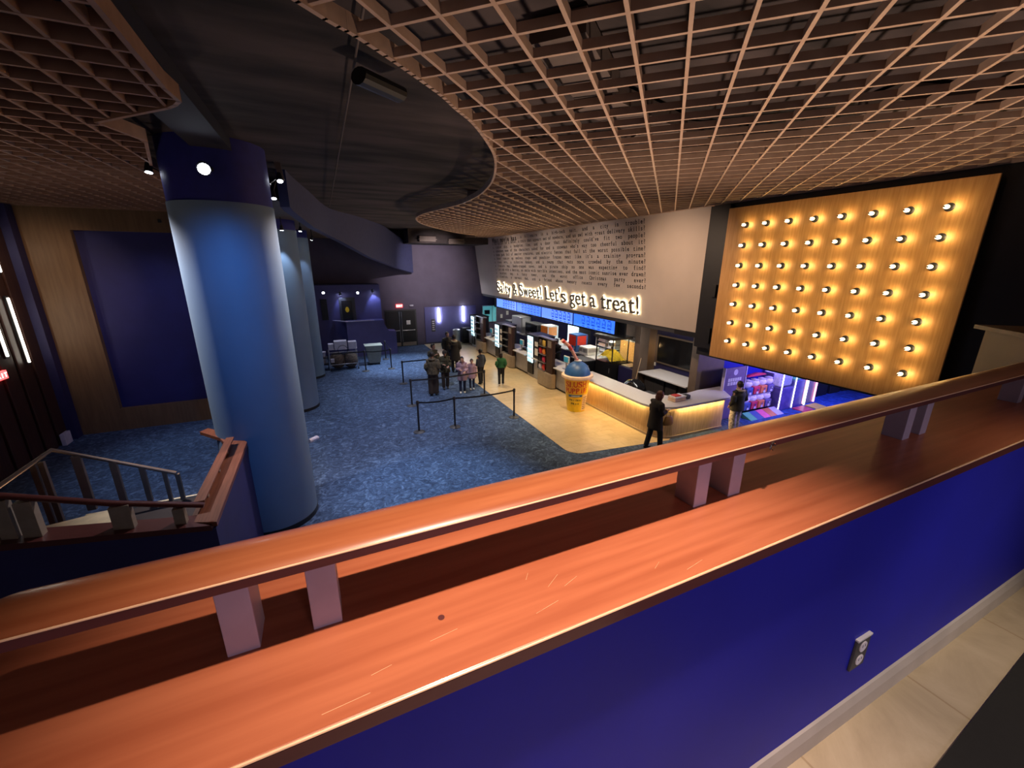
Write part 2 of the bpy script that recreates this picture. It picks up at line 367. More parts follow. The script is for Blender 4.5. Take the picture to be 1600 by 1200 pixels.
Y0, Y1, CW, SZ = 23.0, 10.5, .119, .20
for i, s in enumerate(LINES):
    z = 6.2-.198*i; ys = Y0
    if i == 0: ys = 19.75
    words = s.split(' '); nch = sum(len(w) for w in words); cw = min(CW, (ys-Y1)/(nch+.55*(len(words)-1)))
    gap = ((ys-Y1)-nch*cw)/(len(words)-1); y = ys
    for w in words:
        write(acc, w, wall_pt(y, z), R_, U, N_, cw, SZ); y -= len(w)*cw+gap
write(acc, "What movie has", wall_pt(23.0, 6.12), R_, U, N_, .232, .34)
write(acc, 'What movie has', wall_pt(22.97, 6.13, .006), R_, U, N_, .232, .35)
mk('lettering', acc, 'letter_black', tw)
# back-lit sign letters
sign = thing('lettering_sign', 'back-lit dark slab letters reading Salty & Sweet! Let\'s get a treat! on the cream wall', 'sign', wall_pt(16.9, 3.37))
TXT = "Salty & Sweet! Let's get a treat!"
adv = {'l': .62, 't': .8, '!': .6, "'": .45, ' ': .62, '&': 1.25, 'w': 1.35, 'S': 1.1, 'L': 1.05, 'r': .85, 'y': 1.0}
tot = sum(adv.get(c, 1.0) for c in TXT); k = (23.0-10.72)/tot; y = 23.0
halo = ([], [])
for c in TXT:
    w = adv.get(c, 1.0)*k
    if c != ' ':
        a = ([], []); p = wall_pt(y-w/2, 3.40, .075); ww = w*(.42 if c in "l!'" else .9)
        if c == '!': ww = w*.3
        if c == "'": ww = w*.28
        put(a, c, p, R_, U, N_, w, .84, .03, ww, .008); L_ = mk('letter', a, 'letter_side', sign); halo = ([], []); put(halo, c, p-N_*.03, R_, U, N_, w, .84, .008, ww*1.05, .032); mk('backlight', halo, 'halo', L_)
    y -= w
# soffit and dark fascia above the concession opening
setting('trim_2', box(BM(), 9.8, 13.4, 8.9, 26, 2.96, 3.1), 'dark_grey')
setting('trim_3', box(BM(), 10.62, 10.7, 12.6, 26, 2.2, 2.97), 'black')
# black upper wall that carries the bulb panel
b = BM(); box(b, 9.3, 9.75, -6, 8.0, 2.62, 6.8); box(b, 9.16, 9.34, 7.45, 8.0, 2.85, 6.38); box(b, 9.10, 9.2, 7.5, 7.62, 3.0, 3.4); box(b, 9.10, 9.2, 7.5, 7.62, 4.2, 4.5)
setting('wall_right_upper', b, 'black')
setting('trim_4', box(BM(), 9.26, 9.34, 8.0, 8.08, 3.12, 6.42), 'edge_light')
# concession inner walls
setting('wall_back_kitchen', box(BM(), 13.2, 13.4, 9.3, 26, 0, 3.0), 'navy_dark')
setting('wall_kitchen_panel', box(BM(), 12.2, 12.4, 12.5, 14.4, 0, 2.96), 'brown_wall')
setting('wall_kitchen_end', box(BM(), 10.96, 12.2, 9.3, 9.6, 0, 2.96), 'brown_wall')
setting('wall_kitchen_recess', box(BM(), 12.2, 12.4, 9.55, 12.5, 0, 2.96), 'navy_dark')
setting('floor_kitchen', box(BM(), 9.15, 13.2, 9.2, 26, 0, .012), 'dark_grey')
setting('wall_arcade', box(BM(), 12.2, 22, 9.3, 9.6, 0, 3.2), 'navy_paint')
setting('baseboard_arcade', box(BM(), 12.2, 22, 9.26, 9.3, 0, .1), 'steel')
setting('trim_5', box(BM(), 9.75, 22, -6, 9.3, 2.95, 3.1), 'black')
# brown structural post in the kitchen
mk('pillar', box(BM(), 10.9, 11.35, 12.0, 12.3, 0, 2.96, .01), 'brown_wall', kind='structure')

# ------------------------------------------------------------------ open grid ceilings
def pip(p, poly):
    x, y = p; c = False; n = len(poly)
    for i in range(n):
        (x1, y1), (x2, y2) = poly[i], poly[(i+1) % n]
        if (y1 > y) != (y2 > y) and x < (x2-x1)*(y-y1)/(y2-y1)+x1: c = not c
    return c
def clip(o, d, poly):
    ts = []; n = len(poly)
    for i in range(n):
        a = Vector(poly[i]); e = Vector(poly[(i+1) % n])-a; den = d.x*e.y-d.y*e.x
        if abs(den) < 1e-9: continue
        w = a-o; t = (w.x*e.y-w.y*e.x)/den; s = (w.x*d.y-w.y*d.x)/den
        if 0 <= s < 1: ts.append(t)
    ts.sort(); return [(ts[i], ts[i+1]) for i in range(0, len(ts)-1, 2)]
def smoothpoly(pts, n=4):
    out = []
    for i in range(len(pts)-1):
        p0, p1, p2, p3 = [Vector(pts[min(max(j, 0), len(pts)-1)]) for j in (i-1, i, i+1, i+2)]
        for k in range(n):
            t = k/n; out.append(tuple(.5*((2*p1)+(p2-p0)*t+(2*p0-5*p1+4*p2-p3)*t*t+(3*p1-p0-3*p2+p3)*t**3)))
    out.append(tuple(pts[-1])); return out
ZG = 6.42
curve = smoothpoly([(-2.6, .6), (-1.1, 2.0), (.08, 3.07), (.41, 3.32), (.69, 3.57), (.93, 3.8), (1.19, 4.06), (1.39, 4.31), (1.65, 4.6), (1.94, 5.02), (2.31, 5.63), (2.59, 6.22), (2.92, 7.09), (3.17, 7.95),
    (3.39, 9.12), (3.45, 10.5), (3.28, 11.7), (3.11, 12.93), (3.18, 14.49), (3.84, 16.45), (5.14, 18.6), (6.6, 20.6), (7.5, 21.4), (8.1, 22.2), (8.0, 23.4), (7.7, 24.2), (7.9, 25.4), (8.2, 25.95)])
main_poly = curve+[(9.27, 25.95), (9.27, -5), (-2.6, -5)]
def grid(name, poly, ang, pitch, off, w, z0, h, m):
    b = BM(); c, s = math.cos(ang), math.sin(ang)
    for d, n, o0 in ((Vector((c, s)), Vector((-s, c)), off[0]), (Vector((-s, c)), Vector((c, s)), off[1])):
        for i in range(-90, 91):
            o = n*(o0+i*pitch)
            for t0, t1 in clip(o, d, poly):
                if t1-t0 > .03: beam(b, o+d*t0, o+d*t1, w, z0+(.002 if o0 == off[1] else 0), z0+h-(.002 if o0 == off[1] else 0))
    for i in range(len(poly)):
        p, q = poly[i], poly[(i+1) % len(poly)]; d = (Vector(q)-Vector(p))
        if d.length > 1e-3: d.normalize(); beam(b, Vector(p)-d*.01, Vector(q)+d*.01, w*1.3, z0-.012, z0+h+.03)
    return setting(name, b, m)
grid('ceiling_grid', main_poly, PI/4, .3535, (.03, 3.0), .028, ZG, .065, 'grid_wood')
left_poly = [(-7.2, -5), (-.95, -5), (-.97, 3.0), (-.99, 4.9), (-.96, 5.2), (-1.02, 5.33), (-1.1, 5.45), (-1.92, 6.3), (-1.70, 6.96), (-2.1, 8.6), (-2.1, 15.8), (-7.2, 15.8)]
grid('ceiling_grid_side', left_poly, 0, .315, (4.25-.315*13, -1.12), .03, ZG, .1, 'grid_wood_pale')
setting('ceiling_side', prism(BM(), [(-1.9, 10.8), (-.6, 10.8), (-.3, 13), (.3, 16.4), (1.1, 18.5), (2.0, 20), (4.1, 24.4), (4.8, 26), (-1.9, 26)], 6.30, 6.36), 'brown_panel')
# ducts and beams glimpsed above the grid
b = BM()
for x, y, l, w, a, z in [(3.6, 4.4, 1.6, .5, .3, 6.6), (5.2, 4.6, 2.4, .35, -.2, 6.62), (6.6, 5.6, 2.2, .4, .15, 6.6), (4.2, 6.8, 2.6, .3, .5, 6.62), (6.8, 2.6, 2.4, .5, -.3, 6.6), (2.3, 3.6, 1.2, .45, .7, 6.62), (5.8, 8.5, 2.4, .3, .1, 6.62), (8.0, 7.4, 1.6, .3, .2, 6.62), (4.8, 12, 3, .3, .9, 6.62), (8.2, 3.7, 2.0, .5, -.1, 6.6)]:
    d = Vector((math.cos(a), math.sin(a)))*l/2; beam(b, Vector((x, y))-d, Vector((x, y))+d, w, z, z+.16)
mk('ceiling_duct', b, 'duct_pale', kind='structure')
mk('ceiling_conduit', tube(BM(), [at_z(570, 0, 6.72), at_z(545, 150, 6.72), at_z(515, 322, 6.72)], .011), 'duct_pale', kind='structure')
b = BM(); p = at_z(560, 118, 6.6); q = at_z(625, 148, 6.6); tube(b, [p, q], [(.10, .07), (.10, .07)], 12)
mk('ceiling_dark_shape', b, 'black', label='dark shape in the ceiling void beside the conduit', cat='dark_shape')  # black solid standing in for a dark flat opening
for px in ((655, 368), (700, 372)):
    p = at_y(px[0]+12, px[1]+6, 23.5); b = BM(); box(b, p.x-.45, p.x+.45, 23.3, 23.58, p.z-.12, p.z+.16, .02); box(b, p.x-.5, p.x+.5, 23.26, 23.6, p.z-.02, p.z+.02)
    mk('ceiling_duct', b, 'duct_pale', kind='structure')
# curved blue bulkhead sweeping down to the far wall
top_px = [(445, 265, 10.2), (482, 295, 12.9), (514, 325, 16.4), (550, 335, 18.2), (575, 345, 20), (620, 362, 24.4), (643, 381, 25.7)]
bot_px = [(400, 270), (427, 297), (452, 330), (485, 355), (530, 377), (575, 402), (625, 421), (643, 426)]
def interp(x):
    for (a, b_), (c_, d_) in zip(bot_px, bot_px[1:]):
        if a <= x <= c_: return b_+(d_-b_)*(x-a)/(c_-a)
    return bot_px[-1][1]
b = BM(); rows = []
fine = []
for i in range(len(top_px)-1):
    P0, P1, P2, P3 = [Vector(top_px[min(max(j, 0), len(top_px)-1)]) for j in (i-1, i, i+1, i+2)]
    for k_ in range(5):
        t_ = k_/5; fine.append(tuple(.5*((2*P1)+(P2-P0)*t_+(2*P0-5*P1+4*P2-P3)*t_*t_+(3*P1-P0-3*P2+P3)*t_**3)))
fine.append(top_px[-1])
for (px, py, Y) in fine:
    t = at_y(px, py, Y); by = interp(px+2); bt = at_y(px+(by-py)*.12*(0 if px > 600 else 1), by, Y)
    zt = 6.8 if px < 600 else max(6.05, min(6.8, 6.8-(px-600)/43*.75))
    rows.append([b.verts.new((t.x, Y, bt.z)), b.verts.new((t.x, Y, zt)), b.verts.new((t.x-.18, Y+.06, zt)), b.verts.new((t.x-.18, Y+.06, bt.z))])
p0 = rows[0]
for a, c_ in zip(rows, rows[1:]):
    for i in range(4): b.faces.new((a[i], a[(i+1) % 4], c_[(i+1) % 4], c_[i]))
b.faces.new(rows[0][::-1]); b.faces.new(rows[-1])
setting('wall_bulkhead', b, 'fascia_blue', smooth=True)
b = BM()
q_ = [at_y(*v, 9.6) for v in ((388, 100), (398, 118), (422, 190), (444, 280), (438, 283), (426, 250), (408, 180))]
prism_y(b, [(v.x, v.z) for v in q_], 9.55, 9.75)
setting('trim_6', b, 'brown_wall')
# navy ceiling beam that runs into the big column
b = BM(); beam(b, (-1.35, -2), (-1.2, 8.2), .5, 6.62, 6.8)
setting('ceiling_beam', b, 'navy_shade')

# ------------------------------------------------------------------ columns
def column(c, r, band, name_label, seg=64):
    o = thing('column', name_label, 'column', (c[0], c[1], 0), group=None, kind='structure')
    mk('shaft', lathe(BM(), [(r, 0), (r, band)], (c[0], c[1], 0), seg), 'column_light', o, smooth=True)
    mk('upper_shaft', lathe(BM(), [(r*.985, band), (r*.985, 6.8)], (c[0], c[1], 0), seg), 'column_navy', o, smooth=True)
    mk('skirting', lathe(BM(), [(r+.01, 0), (r+.01, .1)], (c[0], c[1], 0), seg), 'black', o, smooth=True)
    return o
column((-1.29, 8.73), .745, 5.9, 'big blue round column nearest the balcony with a bright spotlight on it')
column((-1.2, 15.95), .75, 6.0, 'blue round column behind the big one')
column((-.85, 20.4), .68, 6.0, 'thin-looking blue round column beside the cluttered carts')
def spotlight(px, py, Y, aim, label, power, color, cone=70, mount=None, big=1):
    p = at_y(px, py, Y); o = thing('spotlight', label, 'spotlight', p)
    aim = Vector(aim); d = (aim-p).normalized()
    b = BM(); tube(b, [p-d*.10, p-d*.02, p+d*.05], [.035*big, .05*big, .055*big], 16); mk('lamp_head', b, 'black', o, smooth=True)
    b = BM(); tube(b, [p+d*.045, p+d*.056], [.046*big, .046*big], 16); mk('lens', b, 'lamp_cool', o)
    m_ = Vector(mount) if mount else Vector((p.x, p.y, max(p.z+.1, 6.78))); b = BM(); cyl(b, p-d*.05, m_, .012, 8); ball(b, m_, (.04, .04, .04), 8); mk('bracket', b, 'black', o)
    if power: l = lamp('spotlight_beam', 'SPOT', p+d*.08, power, color, aim, .04, cone, .5); 
    return o
spotlight(318, 262, 7.55, (-.85, 5.6, 5.2), 'bright spotlight shining on the front of the big blue column', 0, (.05, .2, 1), 60, (-1.25, 8.0, 6.33), 1.6)
lamp('column_wash', 'SPOT', (-.9, 4.6, 6.36), 290, (.08, .34, 1), (-1.15, 8.0, 3.6), .06, 62, .8)
lamp('column_wash', 'SPOT', (-1.25, 7.5, 6.3), 30, (.15, .3, 1), (-1.3, 8.0, 5.6), .05, 90, 1)
lamp('column_wash', 'SPOT', (-3.4, 9.0, 6.3), 800, (1, .88, .85), (-2.0, 8.8, 3.9), .05, 80, .9)
lamp('column_wash', 'SPOT', (.9, 9.9, 6.3), 620, (1, .84, .80), (-.55, 8.8, 3.9), .05, 80, .9)
spotlight(232, 264, 8.6, (-2.3, 8.0, 3.5), 'dark spotlight on an arm at the edge of the big blue column', 0, (1, .85, .75), 55, (-1.98, 8.65, 6.33))
spotlight(437, 279, 9.0, (-.3, 8.0, 4.2), 'small lit spotlight below the bulkhead beside the big blue column', 0, (1, .72, .8), 50, (-.58, 8.85, 6.3))
spotlight(427, 306, 9.8, (-.5, 9.0, 3.2), 'small lit spotlight hidden under the bulkhead corner', 0, WHITE, 60, (-.42, 9.85, 6.80))
spotlight(440, 357, 14.8, (-.9, 15.3, 3), 'lit spotlight on the second blue column', 130, (.75, .85, 1), 60)
spotlight(469, 359, 16.4, (-.6, 16.1, 3), 'bright round spotlight between the two far columns', 40, (.8, .9, 1), 60)
spotlight(487, 373, 19.2, (-.6, 19.9, 3), 'tiny spotlight at the top of the thin-looking far column', 60, (.7, .8, 1), 60)

# ------------------------------------------------------------------ near balcony: half wall, ledge, posts and rail
Q = .9556
def nz(d): return EYE-d*Q
setting('wall_balcony', box(BM(), -3.2, 7.0, .473*Q, .76*Q, 2.9, nz(.604)), 'navy_paint')
ld = thing('balcony_ledge', 'wide reddish-brown wooden ledge capping the blue balcony wall in front', 'ledge', (.5, .6, nz(.604)))
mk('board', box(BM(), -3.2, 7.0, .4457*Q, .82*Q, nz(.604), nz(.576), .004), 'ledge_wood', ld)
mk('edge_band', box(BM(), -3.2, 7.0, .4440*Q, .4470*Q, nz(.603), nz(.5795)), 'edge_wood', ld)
b = BM(); tube(b, [(-3.2, .4462*Q, nz(.5772)), (7.0, .4462*Q, nz(.5772))], .0022, 8); mk('pale_edge', b, 'edge_light', ld)  # thin pale line along the front edge
b = BM()
for (x, y, l, a) in [(.12, .52, .045, .2), (.02, .50, .03, .3), (.34, .55, .05, .9), (.37, .535, .04, .6), (.30, .50, .05, .35), (.55, .50, .03, .8), (-.03, .47, .06, .12), (.62, .47, .05, .3), (.30, .58, .03, 1.2)]:
    d = Vector((math.cos(a), math.sin(a)*.5))*l/2; beam(b, (x*Q-d.x, y*Q-d.y), (x*Q+d.x, y*Q+d.y), .0004, nz(.576), nz(.5757))
mk('scratch', b, 'edge_light', ld)['kind'] = 'stuff'
mk('knot', lathe(BM(), [(.0055, nz(.576)), (.0055, nz(.5757))], (.125*Q, .555*Q, 0), 14), 'edge_wood', ld)
hr = thing('handrail', 'glossy brown wooden handrail standing on paired posts above the balcony ledge', 'railing', (.5, .61, nz(.576)))
prof = [(.586, .436), (.5855, .424), (.589, .4205), (.60, .417), (.62, .4135), (.645, .413), (.668, .4165), (.683, .423), (.690, .431), (.690, .438), (.682, .4435), (.60, .442)]
b = BM(); rings = []; yc = .638; XE, R0 = -.452, .052
xs = [XE+R0*(1-math.cos(a*PI/16)) for a in range(0, 9)]+[-.2, .2, .8, 1.6, 3.0, 7.0]
for x in xs:
    f = math.sqrt(max(.0009, 1-max(0, (XE+R0-x)/R0)**2)) if x < XE+R0 else 1
    rings.append([b.verts.new((x*Q, (yc+(y-yc)*f)*Q, nz(.432+(d-.432)*(.35+.65*f)))) for y, d in prof])
for a, c_ in zip(rings, rings[1:]):
    for i in range(len(prof)): b.faces.new((a[i], a[(i+1) % len(prof)], c_[(i+1) % len(prof)], c_[i]))
b.faces.new(rings[0][::-1]); b.faces.new(rings[-1])
mk('rail', b, 'rail_wood', hr, smooth=True)
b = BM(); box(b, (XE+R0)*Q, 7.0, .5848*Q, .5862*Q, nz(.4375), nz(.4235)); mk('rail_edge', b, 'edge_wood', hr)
b = BM(); tube(b, [((XE+R0)*Q, .5862*Q, nz(.4222)), (7.0, .5862*Q, nz(.4222))], .0016, 8); mk('pale_edge', b, 'edge_light', hr)  # highlight of the rail's inner edge, painted as a pale line
for x0 in (-1.163, -1.043, -.19, -.071, .777, .899, 1.752, 1.867, 2.70, 2.82, 3.67, 3.79, 4.64, 4.76):
    if x0 < XE: continue
    mk('post', box(BM(), x0*Q, (x0+.044)*Q, .617*Q, .678*Q, nz(.5765), nz(.438), .0015), 'post_paint', hr)
b = BM(); c0 = Vector((.985*Q, .5835*Q, nz(.436))); pts = [c0+Vector((math.cos(a)*.008, -.002, math.sin(a)*.010)) for a in [i*2*PI/14 for i in range(12)]]
tube(b, pts, .0022, 6); mk('eye_hook', b, 'chrome', hr, smooth=True)
# balcony floor
setting('floor_balcony', box(BM(), -3.2, 7.0, -3, .473*Q, nz(1.53)-.3, nz(1.53)), 'balcony_tile')
setting('floor_balcony_carpet', prism(BM(), [(1.0, -3), (1.0, .236*Q), (1.595*Q, .262*Q), (2.451*Q, .306*Q), (7.0, .5*Q-.06), (7.0, -3)], nz(1.53), nz(1.53)+.006), 'black_carpet')
b = BM(); prism_x(b, [(.474*Q, nz(1.53)), (.458*Q, nz(1.53)), (.458*Q, nz(1.46)), (.466*Q, nz(1.43)), (.474*Q, nz(1.425))], -3.2, 7.0)
setting('baseboard_balcony', b, 'baseboard_stone')
o = thing('wall_outlet', 'duplex power outlet on the blue balcony wall', 'outlet', (1.395, .45, EYE-1.155))
ox0, ox1, oz0, oz1, oy = 1.36, 1.436, EYE-1.215, EYE-1.095, .473*Q
mk('cover_plate', box(BM(), ox0, ox1, oy-.008, oy, oz0, oz1, .002), 'dark_grey', o)
mk('top_edge', box(BM(), ox0, ox1, oy-.010, oy, oz1-.003, oz1+.003), 'counter_white', o)
for zc in ((oz0+oz1)/2-.026, (oz0+oz1)/2+.026):
    r = mk('receptacle', cyl(BM(), (1.398, oy-.0105, zc), (1.398, oy-.007, zc), .019, 18), 'plastic_white', o)
    mk('slot', (lambda b: (box(b, 1.390, 1.392, oy-.0112, oy-.0104, zc, zc+.010), box(b, 1.404, 1.406, oy-.0112, oy-.0104, zc, zc+.010), b)[2])(BM()), 'black', r)
# half wall at the far right end of the balcony
p0 = at_z(1523, 507, 4.22); p1 = at_z(1600, 521, 4.22); d = (p1-p0).normalized(); p2 = p0+d*4
nrm = Vector((-d.y, d.x, 0));  nrm = nrm if nrm.dot(p0) > 0 else -nrm
b = BM(); prism(b, [tuple((p0+d*.12+nrm*.06)[:2]), tuple((p2+nrm*.06)[:2]), tuple((p2+nrm*.9)[:2]), tuple((p0+d*.12+nrm*.9)[:2])], 2.9, 4.17)
setting('wall_balcony_end', b, 'brown_wall')
b = BM(); prism(b, [tuple(p0[:2]), tuple(p2[:2]), tuple((p2+nrm*1.0)[:2]), tuple((p0+nrm*1.0)[:2])], 4.17, 4.22)
mk('half_wall_ledge', b, 'brown_dark', label='dark wooden cap on the brown half wall beyond the bulb panel', cat='ledge')

# ------------------------------------------------------------------ side staircase
YS = 5.4
setting('wall_stair_near', prism_y(BM(), [(-5.4, 0), (-1.47, 0), (-1.47, 1.90), (-1.52, 1.90), (-5.4, 2.53)], YS+.02, YS+.2), 'recess_paint')
setting('wall_stair_side', box(BM(), -1.66, -1.47, YS+.2, 7.98, 0, 1.94), 'recess_paint')
sc = thing('stair_ledge', 'reddish wooden cap along the top of the blue stair wall beside the big column', 'ledge', (-1.6, 6.6, 1.94))
mk('level_cap', prism(BM(), [(-1.44, YS-.02), (-1.44, 7.92), (-1.75, 8.42), (-2.2, 8.95), (-2.3, 8.8), (-1.9, 8.3), (-1.74, 7.9), (-1.74, YS+.1)], 1.94, 2.0), 'stair_wood', sc)
mk('sloping_cap', prism_y(BM(), [(-1.5, 1.90), (-1.5, 1.97), (-5.4, 2.60), (-5.4, 2.53)], YS-.03, YS+.24), 'edge_wood', sc)
mk('small_rail', box(BM(), -1.73, -1.61, 5.75, 7.92, 2.10, 2.13, .008), 'stair_wood', sc)
for y in (6.1, 6.85, 7.5): mk('bracket', box(BM(), -1.69, -1.65, y-.03, y+.03, 2.0, 2.10), 'grey_post', sc)
nr_ = thing('stair_railing', 'dark near railing with wide grey posts sloping down beside the tan landing', 'railing', (-2.4, YS+.1, 2.3))
b = BM(); tube(b, [(-5.2, YS+.12, 3.42), (-3.13, YS+.12, 2.70), (-2.38, YS+.12, 2.42), (-1.56, YS+.12, 2.18)], [(.05, .028)]*4, 12, ref=(0, 1, 0)); mk('handrail', b, 'edge_wood', nr_, smooth=True)
for xa, xb in ((-3.26, -3.14), (-3.10, -2.96), (-2.40, -2.22), (-1.86, -1.75)):
    za = 1.93+(-(xa+xb)/2-1.5)*.161
    mk('post', box(BM(), xa, xb, YS+.06, YS+.16, za, za+.19+(-(xa+xb)/2-1.5)*.17, .005), 'grey_post', nr_)
YF = 8.15
fr = thing('stair_railing', 'far railing with tall thin grey posts in front of the dark blue carpet', 'railing', (-2.8, YF, 1.0))
tl, tr_ = at_y(80, 703, YF), at_y(275, 739, YF)
b = BM(); l0 = at_z(-60, 800, tl.z); tube(b, [l0, tl, tr_], [(.035, .03)]*3, 12); mk('handrail', b, 'stair_rail_wood', fr, smooth=True)
for (xa, ya, xb, yb, w) in [(50, 724, 104, 836, .07), (64, 722, 112, 834, .07), (118, 712, 150, 795, .11), (176, 722, 198, 792, .09), (221, 730, 236, 782, .07), (256, 736, 268, 782, .05), (277, 740, 287, 780, .06)]:
    t = at_y(xa, ya, YF); u = at_y(xb, yb, YF)
    mk('post', box(BM(), t.x-w/2, t.x+w/2, YF-.03, YF+.03, max(u.z, .0), t.z, .004), 'stair_rail_wood', fr)
setting('floor_landing', box(BM(), -3.9, -1.66, YS+.2, 8.25, .9, 1.0), 'tread_dark')
setting('trim_7', box(BM(), -3.9, -1.7, 8.22, 8.27, .97, 1.02), 'stair_tan')
st = thing('stair_step', 'pale tan step of the stair seen between the grey railing posts', 'step', (-3.5, 7, 1.0))
q = [at_z(60, 832, 1.4), at_z(165, 826, 1.4), at_z(181, 806, 1.4), at_z(178, 795, 1.4), at_z(70, 822, 1.4)]
mk('tread', prism(BM(), [(v.x, v.y) for v in q], 1.32, 1.4), 'stair_tan', st)
setting('stair_side_wall', box(BM(), -7.2, -4.3, YS+.2, 6.2, 0, 1.2), 'tread_dark')

# lights and exit sign on the brown side wall
for (a, b2), lb in (((7, 466), (46, 566)), 'long glowing tube light on the dark brown side wall, nearer the corner'), (((-6, 455), (12, 557)), 'glowing tube light on the dark brown side wall above the exit sign'), (((-9, 372), (1, 425)), 'short glowing tube high on the dark brown side wall'):
    p = at_x(*a, -7.08); q = at_x(*b2, -7.08); zt, zb = p.z, q.z; y = q.y
    t = thing('tube_light', lb, 'wall light', (-7.1, y, zb))
    mk('housing', box(BM(), -7.14, -7.09, y-.05, y+.05, zb-.05, zt+.05), 'black', t)
    mk('tube', box(BM(), -7.09, -7.06, y-.02, y+.02, zb, zt, .006), 'lamp_white', t)
def exit_sign(c, w, h, face, label):
    t = thing('exit_sign', label, 'exit sign', c); a = ([], [])
    if face == 'y':
        mk('casing', box(BM(), c[0]-w/2, c[0]+w/2, c[1], c[1]+.06, c[2]-h/2, c[2]+h/2, .005), 'exit_red', t)
        for i, ch in enumerate('EXIT'): put(a, ch, Vector((c[0]-w*.36+i*w*.24, c[1]-.004, c[2]-h*.26)), Vector((1, 0, 0)), Vector((0, 0, 1)), Vector((0, -1, 0)), w*.2, h*.75, .01)
    else:
        mk('casing', box(BM(), c[0]-.06, c[0], c[1]-w/2, c[1]+w/2, c[2]-h/2, c[2]+h/2, .005), 'exit_red', t)
        for i, ch in enumerate('EXIT'): put(a, ch, Vector((c[0]+.004, c[1]-w*.36+i*w*.24, c[2]-h*.26)), Vector((0, 1, 0)), Vector((0, 0, 1)), Vector((1, 0, 0)), w*.2, h*.75, .01)
    mk('lettering', a, 'exit_white', t)
p = at_x(1, 588, -7.08); exit_sign((-7.08, p.y, p.z), .5, .2, 'x', 'red glowing EXIT sign on the dark brown side wall')
exit_sign((4.36, 25.92, 2.5), .38, .2, 'y', 'red glowing EXIT sign above the black double doors')
mk('floor_box', box(BM(), -7.1, -7.0, 15.0, 15.35, 0, .34, .01), 'plastic_white', label='small pale box on the carpet in the far brown corner', cat='box')
mk('wall_spot_mark', box(BM(), -3.98, -3.9, 15.74, 15.8, 6.1, 6.2, .01), 'black', label='small dark sensor near the top of the brown wall band', cat='sensor')
p = at_y(490, 664, 9.6); b = BM(); cyl(b, (-.56, 9.25, 1.3), (-.45, 9.35, 1.3), .05); ball(b, (-.42, 9.38, 1.3), (.06, .06, .05))
mk('column_bracket', b, 'plastic_white', label='small pale fixture sticking out from the big column near the carpet', cat='fixture')

# ------------------------------------------------------------------ far wall furniture
dd = thing('double_door', 'black double exit doors with push bars on the far wall', 'door', (4.4, 25.95, 0), kind='structure')
mk('frame', box(BM(), 3.45, 5.36, 25.94, 26, 0, 2.27), 'dark_grey', dd)
for x0, x1 in ((3.5, 4.33), (4.39, 5.28)):
    L = mk('door_leaf', box(BM(), x0, x1, 25.9, 25.95, .02, 2.2, .006), 'black', dd)
    b = BM(); cyl(b, (x0+.08, 25.85, 1.0), (x1-.08, 25.85, 1.0), .02, 8); box(b, x0+.06, x0+.1, 25.85, 25.9, .97, 1.03); box(b, x1-.1, x1-.06, 25.85, 25.9, .97, 1.03); mk('push_bar', b, 'steel', L)
    mk('kick_plate', box(BM(), x0+.02, x1-.02, 25.89, 25.9, .03, .25), 'beige_metal', L)
b = BM(); cyl(b, (4.30, 25.86, .3), (4.30, 25.86, 2.15), .014, 8); cyl(b, (4.42, 25.86, .3), (4.42, 25.86, 2.15), .014, 8); mk('vertical_rod', b, 'steel', dd)
mk('notice', box(BM(), 4.72, 4.96, 25.885, 25.9, 1.35, 1.6), 'paper', label='white paper notice taped to the black exit door', cat='notice')
mk('wall_camera', ball_ := (lambda b: (box(b, 4.98, 5.2, 25.85, 25.98, 2.46, 2.54, .01), b)[1])(BM()), 'plastic_white', label='small pale emergency light beside the red EXIT sign on the far wall', cat='light')
for (x, zt, zb), lb in (((6.79, 2.3, 1.36), 'glowing bar light on the far blue panel, beside the small sign'), ((8.42, 2.36, 1.33), 'glowing bar light on the far blue panel, above the bins')):
    t = thing('bar_light', lb, 'wall light', (x, 25.9, zb))
    mk('bar', box(BM(), x-.022, x+.022, 25.82, 25.86, zb, zt), 'dark_grey', t)
    mk('glow_strip', box(BM(), x-.035, x+.035, 25.863, 25.93, zb+.03, zt-.03), 'lamp_bar', t)
b = BM(); box(b, 6.28, 6.52, 25.9, 25.93, .8, 1.6, .005); s0 = mk('wall_sign', b, 'dark_grey', label='small dark upright sign on the far blue panel', cat='sign')
b = BM()
for i in range(5): box(b, 6.32, 6.48-.02*(i % 2), 25.893, 25.899, .9+.13*i, .96+.13*i)
mk('printed_marks', b, 'plastic_white', s0)
b = BM(); lathe(b, [(.2, 0), (.24, .85), (.25, .9), (.2, .95), (.05, .97)], (7.75, 25.4, 0), 18); mk('litter_bin', b, 'silver', label='pale round litter bin against the far blue panel', cat='bin', smooth=True)
b = BM(); box(b, 8.15, 8.75, 25.3, 25.8, 0, 1.0, .04); box(b, 8.2, 8.7, 25.25, 25.32, .15, .3); mk('bin_cabinet', b, 'black', label='black waste cabinet between the pale bin and the first cooler', cat='bin')
ww = thing('window_1', None, None, (10.25, 26, 1.2), kind='structure')
mk('glow_room', box(BM(), 9.78, 10.74, 25.94, 25.97, 1.24, 2.27), 'teal_room', ww)
b = BM(); box(b, 9.74, 9.78, 25.9, 25.98, 1.2, 2.3); box(b, 10.74, 10.78, 25.9, 25.98, 1.2, 2.3); box(b, 9.74, 10.78, 25.9, 25.98, 2.27, 2.31); box(b, 9.74, 10.78, 25.9, 25.98, 1.2, 1.24); box(b, 10.45, 10.47, 25.9, 25.98, 1.2, 2.3)
mk('window_frame', b, 'steel', ww)
mk('monitor', box(BM(), 9.88, 10.22, 25.75, 25.9, 1.75, 2.02, .01), 'black', label='dark monitor in front of the teal far window', cat='monitor')
